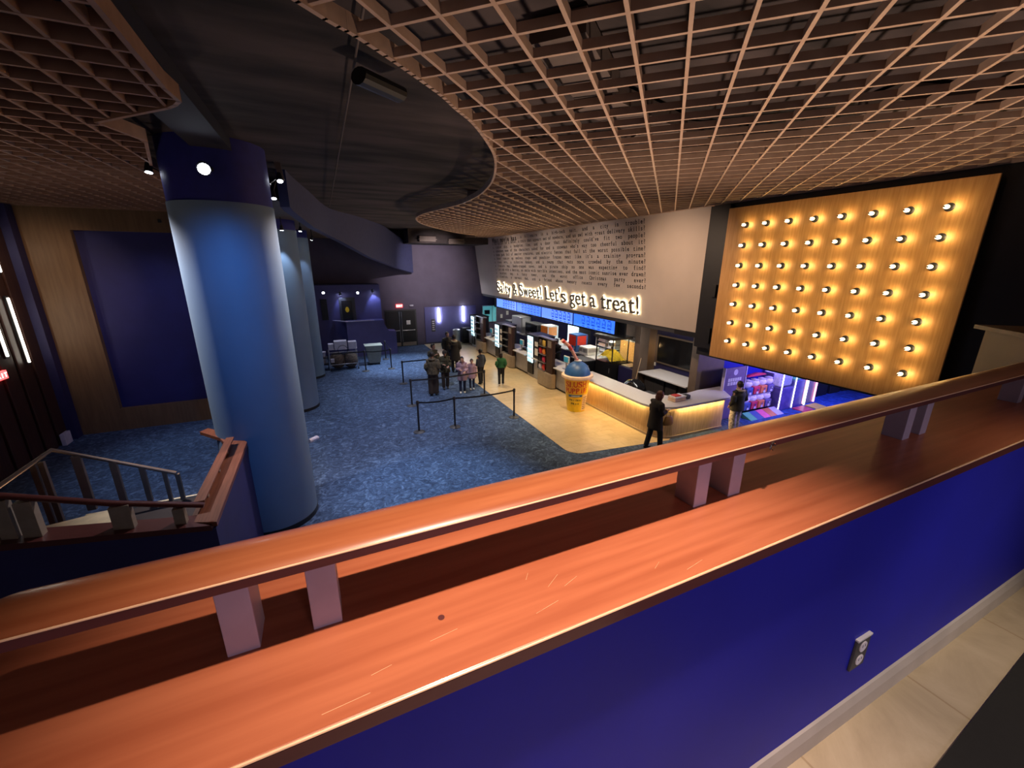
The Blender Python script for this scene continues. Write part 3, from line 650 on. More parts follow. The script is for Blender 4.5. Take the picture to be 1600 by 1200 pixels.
for (x, z), lb in (((11.15, 1.55), 'small white paper on the navy wall beside the teal window'), ((11.6, 1.75), 'white card pinned high on the navy wall near the menu boards')):
    mk('wall_note', box(BM(), x-.08, x+.08, 25.96, 26, z-.13, z+.13), 'paper', label=lb, cat='notice')
# ticket booth wall
b = BM(); box(b, -1.6, 3.12, 24.6, 25.95, 0, 3.86)
setting('wall_booth', b, 'booth_paint')
b = BM(); prism_y(b, [(1.15, 0), (3.74, 0), (3.74, 1.3), (3.35, 1.33), (3.12, 1.75), (3.12, 1.95), (1.15, 1.95)], 23.9, 24.6)
setting('wall_booth_front', b, 'booth_paint')
mk('booth_sill', prism(BM(), [(.5, 24.58), (1.12, 23.84), (2.6, 23.84), (2.6, 23.95), (1.2, 24.0), (.65, 24.58)], 1.95, 1.985), 'lilac', label='thin pale counter edge on top of the navy booth wall', cat='counter')
d1 = thing('booth_door', 'dark booth door with a yellow emblem, behind the navy counter wall', 'door', (2.0, 24.6, 1.9))
p, q = at_y(533, 470, 24.55), at_y(552, 500, 24.55)
mk('door_leaf', box(BM(), p.x, q.x, 24.52, 24.6, 1.9, p.z, .006), 'black_gloss', d1)
mk('door_frame', box(BM(), p.x-.12, q.x+.18, 24.56, 24.62, 1.9, p.z+.16), 'dark_grey', d1)
c_ = Vector(((p.x+q.x)/2, 24.5, (p.z+q.z)/2+.05)); mk('emblem', tube(BM(), [c_, c_+Vector((0, .02, 0))], [(.10, .15), (.10, .15)], 14), 'cup_yellow', d1)
p, q = at_y(500, 468, 24.55), at_y(514, 500, 24.55)
mk('booth_opening', box(BM(), p.x, q.x, 24.54, 24.6, q.z, p.z, .004), 'black', label='dark square opening in the booth wall beside the thin column', cat='opening')
for px, py, pw, lb in ((505, 457, 12, 'brightest booth spotlight, beside the column'), (531, 459, 9, 'hooded spotlight over the booth door'), (559, 457, 12, 'bright spotlight between the booth door and the wall end'), (582, 455, 14, 'hooded spotlight at the end of the booth wall casting a blue streak')):
    p = at_y(px, py, 24.3); spotlight(px, py, 24.3, (p.x*.7, 21.5, 2.4) if px in (505, 559) else (p.x+.12, 24.62, p.z-.8), lb, pw*2.2, (.45, .55, 1), 80, (p.x, 24.6, p.z+.05), 1.3)

# carts and clutter under the booth
ct = thing('laundry_cart', 'cluttered brown cart of folded cleaning gear behind the rope', 'cart', (.7, 21.3, 0))
mk('cart_frame', (lambda b: ([cyl(b, (x, y, .08), (x, y, .95), .02, 8) for x in (.1, 1.35) for y in (21.0, 21.7)], [cyl(b, (.1, y, z), (1.35, y, z), .018, 8) for y in (21.0, 21.7) for z in (.3, .9)], b)[2])(BM()), 'steel', ct)
mk('sack', (lambda b: (ball(b, (.45, 21.35, .45), (.38, .34, .42)), ball(b, (1.05, 21.35, .42), (.36, .32, .4)), b)[2])(BM()), 'carts_brown', ct, smooth=True)
for x in (.1, 1.35): mk('wheel', (lambda b, x=x: (cyl(b, (x-.02, 21.0, .07), (x+.02, 21.0, .07), .07), b)[1])(BM()), 'black', ct)
mk('hoop', tube(BM(), [(.72+.22*math.cos(a), 20.98, 1.0+.22*math.sin(a)) for a in [i*2*PI/20 for i in range(21)]], .012, 6), 'black', ct)
for (x, y, z, w, d, h, lb) in [(.66, 21.5, .95, .58, .45, .42, 'large white box stacked on the cluttered brown cart'), (1.2, 21.5, .95, .38, .4, .36, 'white box standing at the end of the cluttered brown cart'), (.22, 21.5, .95, .24, .35, .3, 'grey-brown carton beside the large white box')]:
    mk('storage_box', box(BM(), x-w/2, x+w/2, y-d/2, y+d/2, z, z+h, .02), 'plastic_white' if 'white' in lb else 'carts_brown', label=lb, cat='box')
b = BM(); box(b, .14, .30, 20.82, 20.96, .45, .62); mk('spray_bottle', b, 'plastic_white', label='small white pack tucked in the front of the brown cart', cat='pack')
for i, (x, y, z) in enumerate([(-.2, 21.5, .64), (-.2, 21.5, .32)]):
    b = BM(); lathe(b, [(.12, 0), (.16, .22), (.17, .24)], (x, y, z), 18); mk('bucket', b, 'plastic_white', label=('white bucket at the top of the dark trolley beside the column', 'white bucket on the lower shelf of the dark trolley')[i], cat='bucket', smooth=True)
b = BM(); [cyl(b, (x, y, 0), (x, y, .9), .018, 8) for x in (-.42, .02) for y in (21.28, 21.72)]; box(b, -.44, .04, 21.26, 21.74, .58, .62); box(b, -.44, .04, 21.26, 21.74, .26, .3)
mk('trolley', b, 'black', label='dark trolley holding white buckets, next to the thin-looking column', cat='cart')
bt = thing('bin_tub', 'grey-green wheeled tub bin behind the rope barrier', 'bin', (2.2, 21.7, 0))
b = BM(); v = []
for (w, d, z) in ((.27, .25, .1), (.40, .33, .98)):
    v.append([b.verts.new((2.2+sx*w, 21.8+sy*d, z)) for sx, sy in ((-1, -1), (1, -1), (1, 1), (-1, 1))])
for i in range(4): b.faces.new((v[0][i], v[0][(i+1) % 4], v[1][(i+1) % 4], v[1][i]))
b.faces.new(v[0][::-1]); b.faces.new(v[1]); mk('tub', b, 'bin_grey', bt)
mk('rim', box(BM(), 1.77, 2.63, 21.44, 22.16, .96, 1.01, .01), 'bin_grey', bt)
for x in (1.98, 2.42): mk('wheel', (lambda b, x=x: (cyl(b, (x-.02, 21.6, .06), (x+.02, 21.6, .06), .06), b)[1])(BM()), 'black', bt)

# ------------------------------------------------------------------ rope barrier
def stanchion(loc, label):
    o = thing('stanchion', label, 'stanchion', loc, group='rope barrier posts')
    mk('base', lathe(BM(), [(.175, 0), (.175, .012), (.12, .035), (.03, .05)], loc, 24), 'dark_grey', o, smooth=True)
    mk('pole', lathe(BM(), [(.031, .04), (.031, .92)], loc, 14), 'black_plastic', o, smooth=True)
    mk('head', lathe(BM(), [(.042, .90), (.044, 1.0), (.03, 1.02)], loc, 14), 'black_plastic', o, smooth=True); return o
p5 = at_z(644, 634)
SP = [(2.32, 11.87, 'near rope barrier post at the end of the front row'), (3.45, 11.81, 'middle post of the front rope row'), (5.52, 11.81, 'rope barrier post standing at the edge of the tiled strip'),
      (5.5, 14.54, 'rope post between the children and the front row, on the carpet edge'), (p5.x, p5.y, 'rope post beside the person in camouflage'), (2.87, 17.44, 'rope post behind the group, ending the middle row'),
      (2.83, 20.36, 'rope post beside the grey-green tub bin'), (2.89, 22.6, 'rope post against the navy booth wall'), (1.63, 20.35, 'rope post in front of the cluttered cart')]
s0 = stanchion((SP[0][0], SP[0][1], 0), SP[0][2])
for x, y, lb in SP[1:]: dup(s0, (x, y, 0), lb)
for (i, j, lb) in [(0, 1, 'black belt between the two posts of the front row'), (1, 2, 'black belt running from the front row to the tiled strip'), (4, 3, 'black belt passing in front of the waiting group'), (8, 6, 'black belt in front of the tub bin')]:
    a, c_ = SP[i], SP[j]; n = 8; b = BM(); top = []
    for k_ in range(n+1):
        t = k_/n; sag = .05*4*t*(1-t); top.append((a[0]+(c_[0]-a[0])*t, a[1]+(c_[1]-a[1])*t, .985-sag))
    for q0, q1 in zip(top, top[1:]):
        d = Vector(q1)-Vector(q0); s = Vector((-d.y, d.x, 0)).normalized()*.003
        vs = [b.verts.new(Vector(v)+o_) for v in (q0, q1) for o_ in (s, -s, -s-Vector((0, 0, .05)), s-Vector((0, 0, .05)))]
        for f in ((0, 1, 5, 4), (1, 2, 6, 5), (2, 3, 7, 6), (3, 0, 4, 7)): b.faces.new([vs[q_] for q_ in f])
    mk('barrier_belt', b, 'black_plastic', label=lb, cat='belt')
for (a, c_, lb) in [((2.87, 17.44), (4.2, 17.5), 'black belt ending behind the waiting group'), ((1.63, 20.35), (.2, 20.3), 'black belt in front of the cluttered cart'), ((2.83, 20.36), (2.89, 22.6), 'black belt running back to the booth wall')]:
    b = BM(); beam(b, a, c_, .006, .93, .985); mk('barrier_belt', b, 'black_plastic', label=lb, cat='belt')
# GEN2
# ------------------------------------------------------------------ wood panel of marquee bulbs
pn = thing('bulb_panel', 'large golden wood panel studded with rows of glowing marquee bulbs', 'wall panel', (9.1, 5.2, 2.7))
mk('board', box(BM(), 9.1, 9.135, 2.98, 7.42, 2.70, 6.27, .004), 'panel_wood', pn)
mk('backing_frame', box(BM(), 9.135, 9.3, 3.1, 7.3, 2.8, 6.2), 'black', pn)
bulb0 = None
for r in range(7):
    for c in range(8):
        y = 6.905-.4945*c; z = 5.865-.4475*r; loc = Vector((9.1, y, z))-Vector((9.1, 5.2, 2.7))
        if bulb0 is None:
            def ax(prof, n=16):   # lathe turned to point along -x, local coordinates
                b = BM(); lathe(b, prof, (0, 0, 0), n); bmesh.ops.rotate(b, verts=b.verts[:], cent=(0, 0, 0), matrix=Matrix.Rotation(-PI/2, 3, 'Y')); return b
            bulb0 = mk('bulb', ax([(.022, .055), (.030, .07), (.034, .10), (.030, .135), (.020, .160), (.010, .170)]), 'bulb_glass', smooth=True)
            s_ = mk('socket', ax([(.066, 0), (.066, .007), (.052, .009), (.05, .001), (.026, .001), (.026, .056), (.02, .058)]), 'black', smooth=True)
            t_ = mk('tip', ax([(.010, .168), (.013, .176), (.012, .186), (.004, .19)], 10), 'black')
            for q_ in (s_, t_): q_.parent = bulb0
            bulb0.parent = pn; bulb0.location = loc
        else:
            n_ = bulb0.copy(); COL.objects.link(n_); n_.parent = pn; n_.location = loc
            for ch in list(bulb0.children): c_ = ch.copy(); COL.objects.link(c_); c_.parent = n_
        lamp('bulb_light', 'POINT', (9.0, y-.065, z), 1.5, (1, .68, .30), None, .02)

# ------------------------------------------------------------------ concession counters
oc = thing('snack_bar', 'L-shaped oak-fronted bar with a pale top and a warm light strip under its edge', 'counter', (9.3, 9.6, 0))
def arc(cx, cy, r, a0, a1, n=8): return [(cx+r*math.cos(math.radians(a0+(a1-a0)*i/n)), cy+r*math.sin(math.radians(a0+(a1-a0)*i/n))) for i in range(n+1)]
mk('oak_front', prism(BM(), [(8.56, 12.5), (8.56, 8.95)]+arc(9.2, 8.93, .64, 180, 270)[1:-1]+[(9.25, 8.29), (11.15, 8.29), (11.55, 8.9), (11.0, 8.95), (9.2, 8.95), (9.0, 9.2), (9.0, 12.5)], .05, .96), 'oak', oc)
mk('plinth', prism(BM(), [(8.53, 12.5), (8.53, 8.95)]+arc(9.2, 8.93, .67, 180, 270)[1:-1]+[(9.25, 8.26), (11.17, 8.26), (11.55, 8.86), (9.2, 8.95), (9.0, 12.5)], 0.006, .07), 'beige_metal', oc)
mk('light_strip', prism(BM(), [(8.50, 12.5), (8.50, 8.95)]+arc(9.2, 8.93, .70, 180, 270)[1:-1]+[(9.25, 8.23), (11.2, 8.23), (11.2, 8.25), (9.25, 8.25)]+arc(9.2, 8.93, .68, 270, 180)[1:-1]+[(8.52, 8.95), (8.52, 12.5)], .955, .968), 'led_strip', oc)
mk('countertop', prism(BM(), [(8.30, 12.55), (8.30, 8.9)]+arc(9.1, 8.95, .8, 182, 262)[1:]+[(9.2, 8.14), (11.24, 8.14), (11.9, 9.12), (10.9, 9.12), (10.3, 9.02), (9.6, 9.04), (9.2, 9.35), (9.17, 9.7), (9.17, 12.55)], .985, 1.05), 'counter_white', oc)
mk('end_panel', box(BM(), 11.6, 12.15, 8.95, 9.28, 0.006, .98), 'brown_dark', oc)
for y in (9.8, 11.6): lamp('counter_strip_light', 'AREA', (8.47, y, .94), 9, (1, .66, .25), (8.60, y, .3), 1.7, sy=.03)
for x in (9.7, 10.6): lamp('counter_strip_light', 'AREA', (x, 8.2, .94), 6, (1, .66, .25), (x, 8.33, .3), 1.0, sy=.03)
for i, (y0, y1, x0, lb) in enumerate([(12.58, 14.0, 8.28, 'silver-fronted counter section behind the giant cup'), (14.0, 15.28, 8.52, 'silver counter section behind the colourful snack rack'),
        (16.62, 17.9, 8.28, 'silver-fronted counter section between the first and second coolers'), (17.9, 19.18, 8.52, 'silver counter section behind the middle dark rack'),
        (20.52, 21.8, 8.28, 'silver-fronted counter section between the second cooler and farthest dark rack'), (21.8, 23.08, 8.52, 'silver counter section behind the farthest dark rack'), (24.42, 25.0, 8.28, 'short silver counter section beyond the farthest cooler')]):
    o = thing('service_counter', lb, 'counter', (8.8, y0, .012), group='silver counter sections'); f0 = x0+.17 if x0 < 8.4 else x0+.03
    mk('body', box(BM(), f0, 9.15, y0+.005, y1-.005, .1, .92), 'silver', o); mk('kick_plate', box(BM(), f0+.05, 9.1, y0+.01, y1-.01, .012, .1), 'black', o)
    mk('countertop', box(BM(), x0, 9.18, y0+.004, y1-.004, .92, .965, .006), 'counter_white', o)
OFF = (0, 3.9, 7.8)
RL = ('tall dark snack rack filled with coloured packs, nearest the giant cup', 'tall plain dark rack between the two bright coolers', 'tall plain dark rack farthest along the concession')
CL = ('bright glowing drinks cooler behind the colourful snack rack', 'bright glowing drinks cooler in the middle of the counter', 'bright glowing drinks cooler farthest along, by the teal window')
rk0 = cl0 = pb0 = None
for i, oy in enumerate(OFF):
    P = (8.5, 14.7+oy, .0)
    if i == 0:
        pb0 = thing('rounded_plinth', 'beige rounded plinth under the colourful snack rack', 'plinth', (8.35, 14.6, 0), group='beige plinths under the racks')
        mk('body', prism(BM(), [(8.44, 15.3), (8.25, 15.25), (8.18, 15.1), (8.18, 14.25), (8.22, 14.1), (8.33, 14.02), (8.44, 14.02)], .04, .62), 'beige_metal', pb0, smooth=True)
        mk('kick_plate', prism(BM(), [(8.44, 15.26), (8.24, 15.2), (8.22, 15.0), (8.22, 14.3), (8.3, 14.08), (8.44, 14.06)], .0, .05), 'black', pb0)
        rk0 = thing('snack_rack', RL[0], 'display rack', (8.4, 14.7, .62), group='tall dark display racks')
        mk('tall_panel', box(BM(), 8.3, 8.44, 14.12, 14.62, .62, 2.02, .01), 'brown_dark', rk0)
        mk('back_board', box(BM(), 8.40, 8.44, 14.62, 15.3, .62, 2.0, .005), 'black', rk0)
        mk('side_board', box(BM(), 8.26, 8.40, 15.26, 15.3, .62, 2.0, .005), 'black', rk0)
        b = BM()
        for z in (.64, .98, 1.32, 1.66): box(b, 8.22, 8.40, 14.62, 15.26, z, z+.015)
        mk('shelf', b, 'steel', rk0)
        b = BM(); box(b, 8.28, 8.50, 14.1, 15.32, 2.02, 2.06, .006); mk('top_board', b, 'steel', rk0)
        b = BM(); box(b, 8.285, 8.30, 14.22, 14.5, 1.7, 1.98, .003); mk('price_card', b, 'beige_metal', rk0)
        cl0 = thing('drinks_cooler', CL[0], 'cooler', (8.6, 15.9, 0), group='glowing drinks coolers')
        mk('housing', (lambda b: (box(b, 8.38, 9.1, 15.32, 15.98, .97, 1.92), box(b, 8.42, 9.1, 15.98, 16.56, .62, 1.92), box(b, 8.34, 9.12, 15.3, 16.6, 1.92, 1.97), b)[3])(BM()), 'black', cl0)
        mk('base_cabinet', (lambda b: (box(b, 8.45, 9.1, 15.3, 15.99, .012, .92), box(b, 8.45, 9.1, 15.99, 16.58, .012, .16), b)[2])(BM()), 'silver', cl0)
        mk('counter_shelf', box(BM(), 8.30, 9.12, 15.29, 15.98, .92, .965, .005), 'counter_white', cl0)
        mk('lower_body', box(BM(), 8.45, 9.1, 16.0, 16.57, .16, .62), 'black', cl0)
        mk('lit_interior', box(BM(), 8.385, 8.415, 16.03, 16.52, .70, 1.86), 'cooler_light', cl0)
        b = BM()
        for z in (.9, 1.12, 1.34, 1.56, 1.76): box(b, 8.36, 8.385, 16.03, 16.52, z, z+.012)
        mk('shelf', b, 'steel', cl0)
        b = BM(); random.seed(3)
        for z in (.71, .915, 1.135, 1.355, 1.575):
            for k_ in range(6): y = 16.06+k_*.08; box(b, 8.362, 8.38, y, y+.045, z, z+random.uniform(.12, .16), .004)
        mk('bottles', b, 'cup_pale', cl0)['kind'] = 'stuff'
        mk('lower_drawer', box(BM(), 8.40, 8.44, 16.02, 16.54, .16, .6, .006), 'black', cl0)
        for (z0, z1) in ((1.12, 1.42), (1.52, 1.72)): mk('menu_card', box(BM(), 8.37, 8.38, 15.42, 15.78, z0, z1), 'paper', cl0)
    else:
        dup(pb0, (8.35, 14.6+oy, 0), ('', 'beige rounded plinth under the dark rack between the coolers', 'beige rounded plinth under the farthest dark rack')[i])
        dup(rk0, (8.4, 14.7+oy, .62), RL[i]); dup(cl0, (8.6, 15.9+oy, 0), CL[i])
    lamp('cooler_glow', 'AREA', (8.30, 16.27+oy, 1.3), 3.5, (.6, .9, 1), (7.5, 16.27+oy, 1.2), .3)
# packs on the colourful rack
random.seed(5); cols = ['yellow_mat', 'carts_brown', 'orange', 'red', 'gum_red', 'black', 'red', 'plastic_white']; names = ['yellow', 'brown', 'orange', 'red', 'dark red', 'black', 'bright red', 'pale']
pos = ['top shelf, outer side', 'top shelf, inner side', 'third shelf, outer side', 'third shelf, inner side', 'second shelf, outer side', 'second shelf, inner side', 'bottom shelf, outer side', 'bottom shelf, inner side']
for i in range(8):
    z = 1.68-(i//2)*.34; y = 14.82+(i % 2)*.30
    b = BM(); tube(b, [(8.30, y, z), (8.30, y, z+.05), (8.30, y, z+.14), (8.30, y, z+.22), (8.30, y, z+.25)], [(.11, .012), (.12, .045), (.12, .055), (.12, .03), (.115, .006)], 14, ref=(0, 1, 0))
    mk('snack_pack', b, cols[i], label=f'{names[i]} snack pack on the {pos[i]} of the colourful rack', cat='snack', group='packs on the snack rack', smooth=True)
# registers in the counter gaps
def register(loc, label):
    x, y, z = loc; o = thing('cash_register', label, 'register', loc, group='counter registers')
    mk('stand', (lambda b: (cyl(b, (x, y, z), (x, y, z+.28), .03), box(b, x-.12, x+.12, y-.12, y+.12, z, z+.02, .004), b)[2])(BM()), 'steel', o)
    b = BM(); box(b, x-.02, x+.04, y-.18, y+.18, z+.26, z+.52, .01); mk('monitor', b, 'white', o)
    b = BM(); box(b, x-.03, x-.018, y-.15, y+.15, z+.29, z+.49); mk('display', b, 'cyan', o)
    b = BM(); box(b, x+.08, x+.3, y-.25, y+.1, z, z+.12, .01); mk('drawer', b, 'black', o); return o
r0 = register((8.62, 13.55, .965), 'white till with a blue screen beside the colourful snack rack')
dup(r0, (8.62, 17.6, .965), 'white till with a blue screen between the first and second coolers')
dup(r0, (8.62, 21.5, .965), 'white till with a blue screen by the farthest dark rack')
# blue paper cups
for i, (x, y) in enumerate([(8.75, 17.25), (8.7, 17.05), (8.75, 21.1), (8.7, 13.2)]):
    b = BM(); lathe(b, [(.04, 0), (.055, .17), (.058, .175)], (x, y, .965), 14)
    mk('paper_cup', b, 'white' if i % 2 else 'cyan', label=['blue paper cup between the two nearer coolers', 'white paper cup between the two nearer coolers', 'blue paper cup near the farthest dark rack', 'white paper cup near the till by the snack rack'][i], cat='cup', smooth=True)
# heap of small snacks in the gap counters
for i, (x, y, w, m_, lb) in enumerate([(8.7, 16.8, .3, 'dark_grey', 'dark napkin dispenser by the brightest cooler'), (8.7, 20.9, .3, 'white', 'white tray near the second cooler'), (8.7, 20.3+.6, .2, 'black', 'x')][:2]):
    mk('counter_tray', box(BM(), x-w/2, x+w/2, y-w/2, y+w/2, .965, .965+.14, .02), m_, label=lb, cat='tray')
# kitchen back line
bk = thing('back_counter', 'long navy back counter with a white top inside the concession', 'counter', (11.2, 19, 0))
mk('cabinet', box(BM(), 10.8, 11.7, 14.5, 25.2, .012, .9), 'navy_dark', bk)
mk('countertop', box(BM(), 10.75, 11.75, 14.5, 25.2, .9, .94), 'counter_white', bk)
pc = thing('popcorn_machine', 'glass popcorn machine full of yellow popcorn on a black cabinet', 'popcorn machine', (11.1, 13.85, 0))
mk('cabinet', box(BM(), 10.66, 11.5, 13.3, 14.42, .012, .98, .01), 'black', pc)
b = BM()
for x in (10.68, 11.48):
    for y in (13.32, 14.4): box(b, x-.018, x+.018, y-.018, y+.018, .98, 2.02)
box(b, 10.66, 11.5, 13.3, 14.42, .98, 1.0); mk('frame', b, 'black', pc)
mk('canopy', box(BM(), 10.56, 11.6, 13.2, 14.52, 2.02, 2.12, .01), 'dark_grey', pc)
for (a) in ((10.668, 10.674, 13.34, 14.38), (10.7, 11.46, 13.308, 13.314)): mk('glass_pane', box(BM(), a[0], a[1], a[2], a[3], 1.0, 2.0), 'glass', pc)
b = BM(); bmesh.ops.create_grid(b, x_segments=24, y_segments=24, size=1)
for v in b.verts:
    u, w_ = v.co.x, v.co.y; h = .1+.42*max(0, 1-(u*u*.5+(w_-.1)**2*.8))*(.8+.2*math.sin(u*9+w_*7)); v.co = Vector((11.08+u*.38, 13.86+w_*.5, 1.0+h+random.uniform(-.015, .015)))
pm = mk('popcorn', b, 'popcorn', pc); pm['kind'] = 'stuff'
b = BM(); lathe(b, [(.05, 1.62), (.14, 1.66), (.15, 1.82), (.05, 1.86)], (11.08, 13.9, 0), 18); cyl(b, (11.08, 13.9, 1.84), (11.08, 13.9, 2.03), .02); mk('kettle', b, 'steel', pc, smooth=True)
lamp('popcorn_light', 'AREA', (11.08, 13.86, 1.98), 16, (1, .85, .5), (11.08, 13.86, 1.0), .4)
mk('door_handle', box(BM(), 10.64, 10.66, 13.42, 13.45, .6, .8), 'steel', pc)
wc = thing('food_warmer', 'amber-lit glass warmer cabinet behind the popcorn machine', 'warmer', (11.9, 13.6, 0))
mk('cabinet', box(BM(), 11.56, 12.15, 13.0, 14.2, .012, 1.0), 'black', wc); mk('warm_interior', box(BM(), 11.7, 12.12, 13.05, 14.1, 1.02, 1.86), 'amber', wc)
mk('frame', (lambda b: (box(b, 11.58, 12.15, 13.0, 14.2, 1.88, 1.94), [box(b, x-.015, x+.015, 13.0, 13.03, 1.0, 1.9) for x in (11.6, 12.13)], b)[2])(BM()), 'steel', wc)
lamp('warmer_light', 'POINT', (11.62, 12.95, 1.7), 6, (1, .6, .25), None, .05)
mk('prep_counter', box(BM(), 10.95, 11.5, 12.35, 13.2, .012, .96), 'navy_dark', label='navy prep counter between the popcorn machine and the brown post', cat='counter')
mk('serving_tray', box(BM(), 11.0, 11.55, 12.6, 13.1, .96, 1.02, .01), 'steel', label='steel tray on the navy prep counter beside the popcorn machine', cat='tray')
ns = thing('neon_sign', 'small red neon sign glowing above the popcorn machine', 'sign', (12.1, 15.4, 1.9))
b = BM(); p, q = at_x(932, 523.5, 12.0), at_x(946, 526.5, 12.0); tube(b, [p, q], [.05, .05], 8); mk('glow_tube', b, 'neon_red', ns)
b = BM(); ball(b, p+Vector((0, .08, .0)), .05, 8); ball(b, q-Vector((0, .08, .0)), .05, 8); mk('white_end', b, 'lamp_white', ns)
mk('back_plate', box(BM(), 12.06, 12.1, q.y-.2, p.y+.2, q.z-.14, p.z+.14), 'black', ns)
iw = thing('ice_bin', 'dark rounded ice bin beside the popcorn machine', 'ice bin', (10.6, 15.0, 0))
mk('body', box(BM(), 10.11, 10.70, 14.5, 15.55, .012, .88, .03), 'black', iw); mk('lid', box(BM(), 10.09, 10.72, 14.48, 15.57, .88, .93, .015), 'dark_grey', iw)
b = BM()
for r in (.42, .33, .24): tube(b, [(10.10, 15.02+r*math.cos(a), .12+r*1.3*math.sin(a)) for a in [PI*i/16 for i in range(17)]], .018, 6)
mk('arched_trim', b, 'navy_dark', iw)
def machine(name, label, cat, y0, y1, z1, m_, face, extra=None, x0=10.85, x1=11.5, z0=.94):
    o = thing(name, label, cat, ((x0+x1)/2, (y0+y1)/2, z0))
    mk('body', box(BM(), x0, x1, y0, y1, z0, z1, .02), m_, o)
    mk('front_panel', box(BM(), x0-.02, x0, y0+.05, y1-.05, z0+.35*(z1-z0), z1-.05, .004), face, o)
    mk('side_panel', box(BM(), x0+.05, x1-.1, y0-.012, y0, z0+.4*(z1-z0), z1-.06, .003), face, o)
    b = BM(); box(b, x0-.14, x0, y0+.05, y1-.05, z0, z0+.04); 
    for k_ in range(3): cyl(b, (x0-.06, y0+.1+(y1-y0-.2)*k_/2, z0+.14), (x0-.06, y0+.1+(y1-y0-.2)*k_/2, z0+.3), .025, 8)
    mk('tap', b, 'steel', o); return o
machine('frozen_drink_machine', 'blue and orange frozen drink machine on the back counter', 'drink machine', 16.25, 16.95, 1.75, 'cup_blue', 'cup_red')
machine('drink_dispenser', 'orange-fronted drink dispenser on the back counter by the far cooler', 'drink machine', 19.0, 19.8, 1.8, 'white', 'orange')
machine('nacho_warmer', 'black glass-fronted warmer on the back counter', 'warmer', 20.2, 21.7, 1.72, 'dark_grey', 'black_gloss')
machine('popcorn_popper', 'silver popcorn popper farther along the back counter', 'popcorn machine', 22.2, 23.6, 1.9, 'steel', 'counter_white')
machine('coffee_machine', 'small silver coffee machine next to the silver popper', 'coffee machine', 23.9, 24.6, 1.5, 'silver', 'black')
machine('hot_dog_roller', 'low white roller grill on the back counter near the frozen drinks', 'grill', 15.3, 16.0, 1.3, 'white', 'steel')
cf = thing('back_cooler', 'glowing upright cooler standing behind the employee', 'cooler', (11.9, 18.2, 0))
mk('cabinet', box(BM(), 11.9, 12.6, 17.6, 18.7, .012, 2.0, .01), 'dark_grey', cf); mk('lit_door', box(BM(), 11.86, 11.9, 17.68, 18.62, .95, 1.94), 'cooler_light', cf)
sr = thing('shelf_rack', 'white wire shelf rack stacked with boxes behind the popcorn machine', 'shelf', (12.4, 15.6, 0))
b = BM()
for y in (14.9, 15.65, 16.4):
    for x in (12.1, 12.6): cyl(b, (x, y, .012), (x, y, 2.1), .015, 6)
mk('frame', b, 'steel', sr)
for k_ in range(6): mk('shelf', box(BM(), 12.1, 12.6, 14.9, 16.4, .7+.24*k_, .72+.24*k_), 'counter_white', sr)
random.seed(11)
for k_ in range(6):
    for j in range(2):
        y = 15.0+.72*j; w_ = random.uniform(.4, .6)
        mk('food_box', box(BM(), 12.14, 12.5, y, y+w_, .72+.24*k_, .72+.24*k_+random.uniform(.1, .18), .006), random.choice(['white', 'paper', 'counter_white', 'cup_cream']),
           label='pale box on the ' + ['lowest', 'second', 'third', 'fourth', 'fifth', 'top'][k_] + ' level of the wire rack, ' + ('popcorn side' if j == 0 else 'cooler side'), cat='box', group='boxes on the wire rack')
for i, y in enumerate((16.05, 17.2, 18.2, 18.75, 20.0, 21.95, 23.75, 24.9)):
    b = BM(); lathe(b, [(.05, 0), (.052, .2), (.065, .34)], (11.05+.1*(i % 2), y, .94), 12)
    mk('cup_stack', b, 'white', cat='cup', group='stacks of white cups on the back counter', smooth=True,
       label='stack of white cups on the back counter ' + ['beside the frozen drink machine', 'next to the frozen drink machine, cooler side', 'in front of the glowing upright cooler', 'before the orange drink dispenser', 'behind the orange drink dispenser', 'between the black warmer and silver popper', 'between the silver popper and coffee machine', 'at the far end of the counter'][i])
for i, (x, y, z, m_, lb) in enumerate([(8.9, 13.0, .965, 'white', 'white popcorn tub stack on the near counter by the bar'), (8.95, 17.0, .965, 'cyan', 'blue box on the counter between the nearer coolers'), (9.0, 17.45, .965, 'black', 'black bin on the counter between the nearer coolers'),
        (8.95, 20.95, .965, 'white', 'white box on the counter near the farthest rack'), (9.0, 12.75, .965, 'steel', 'steel holder on the counter behind the giant cup')]):
    b = BM(); lathe(b, [(.07, 0), (.09, .22+.03*(i % 3)), (.095, .24+.03*(i % 3)), (.06, .25+.03*(i % 3))], (x, y, z), 16); mk('counter_tub', b, m_, label=lb, cat='container', smooth=True)
random.seed(31)
for i in range(14):
    y = 14.7+i*.74; h = random.uniform(.10, .24)
    if any(a < y < b_ for a, b_ in ((15.2, 17.0), (18.9, 21.8), (22.1, 23.7), (23.8, 24.7))): continue
    mk('supply_box', box(BM(), 11.2, 11.5, y, y+.3, .94, .94+h, .01), random.choice(['white', 'cup_cream', 'cyan', 'steel', 'counter_white']), label='small supply box on the back counter ' + ('next to the popcorn machine' if y < 15.2 else 'below the glowing upright cooler' if y < 18.9 else 'near the far end'), cat='box', group='supply boxes on the back counter')
# ceiling hung steel strips over the kitchen
for i, (y0, y1) in enumerate(((13.0, 15.0), (17.0, 19.0), (20.2, 22.0), (22.8, 24.2))):
    mk('ceiling_panel_light', box(BM(), 11.2, 12.2, y0, y1, 2.9, 2.95), 'steel', label='flat pale light panel under the concession soffit, ' + ('over the popcorn', 'over the glowing upright cooler', 'over the black warmer', 'over the silver popper')[i], cat='light')
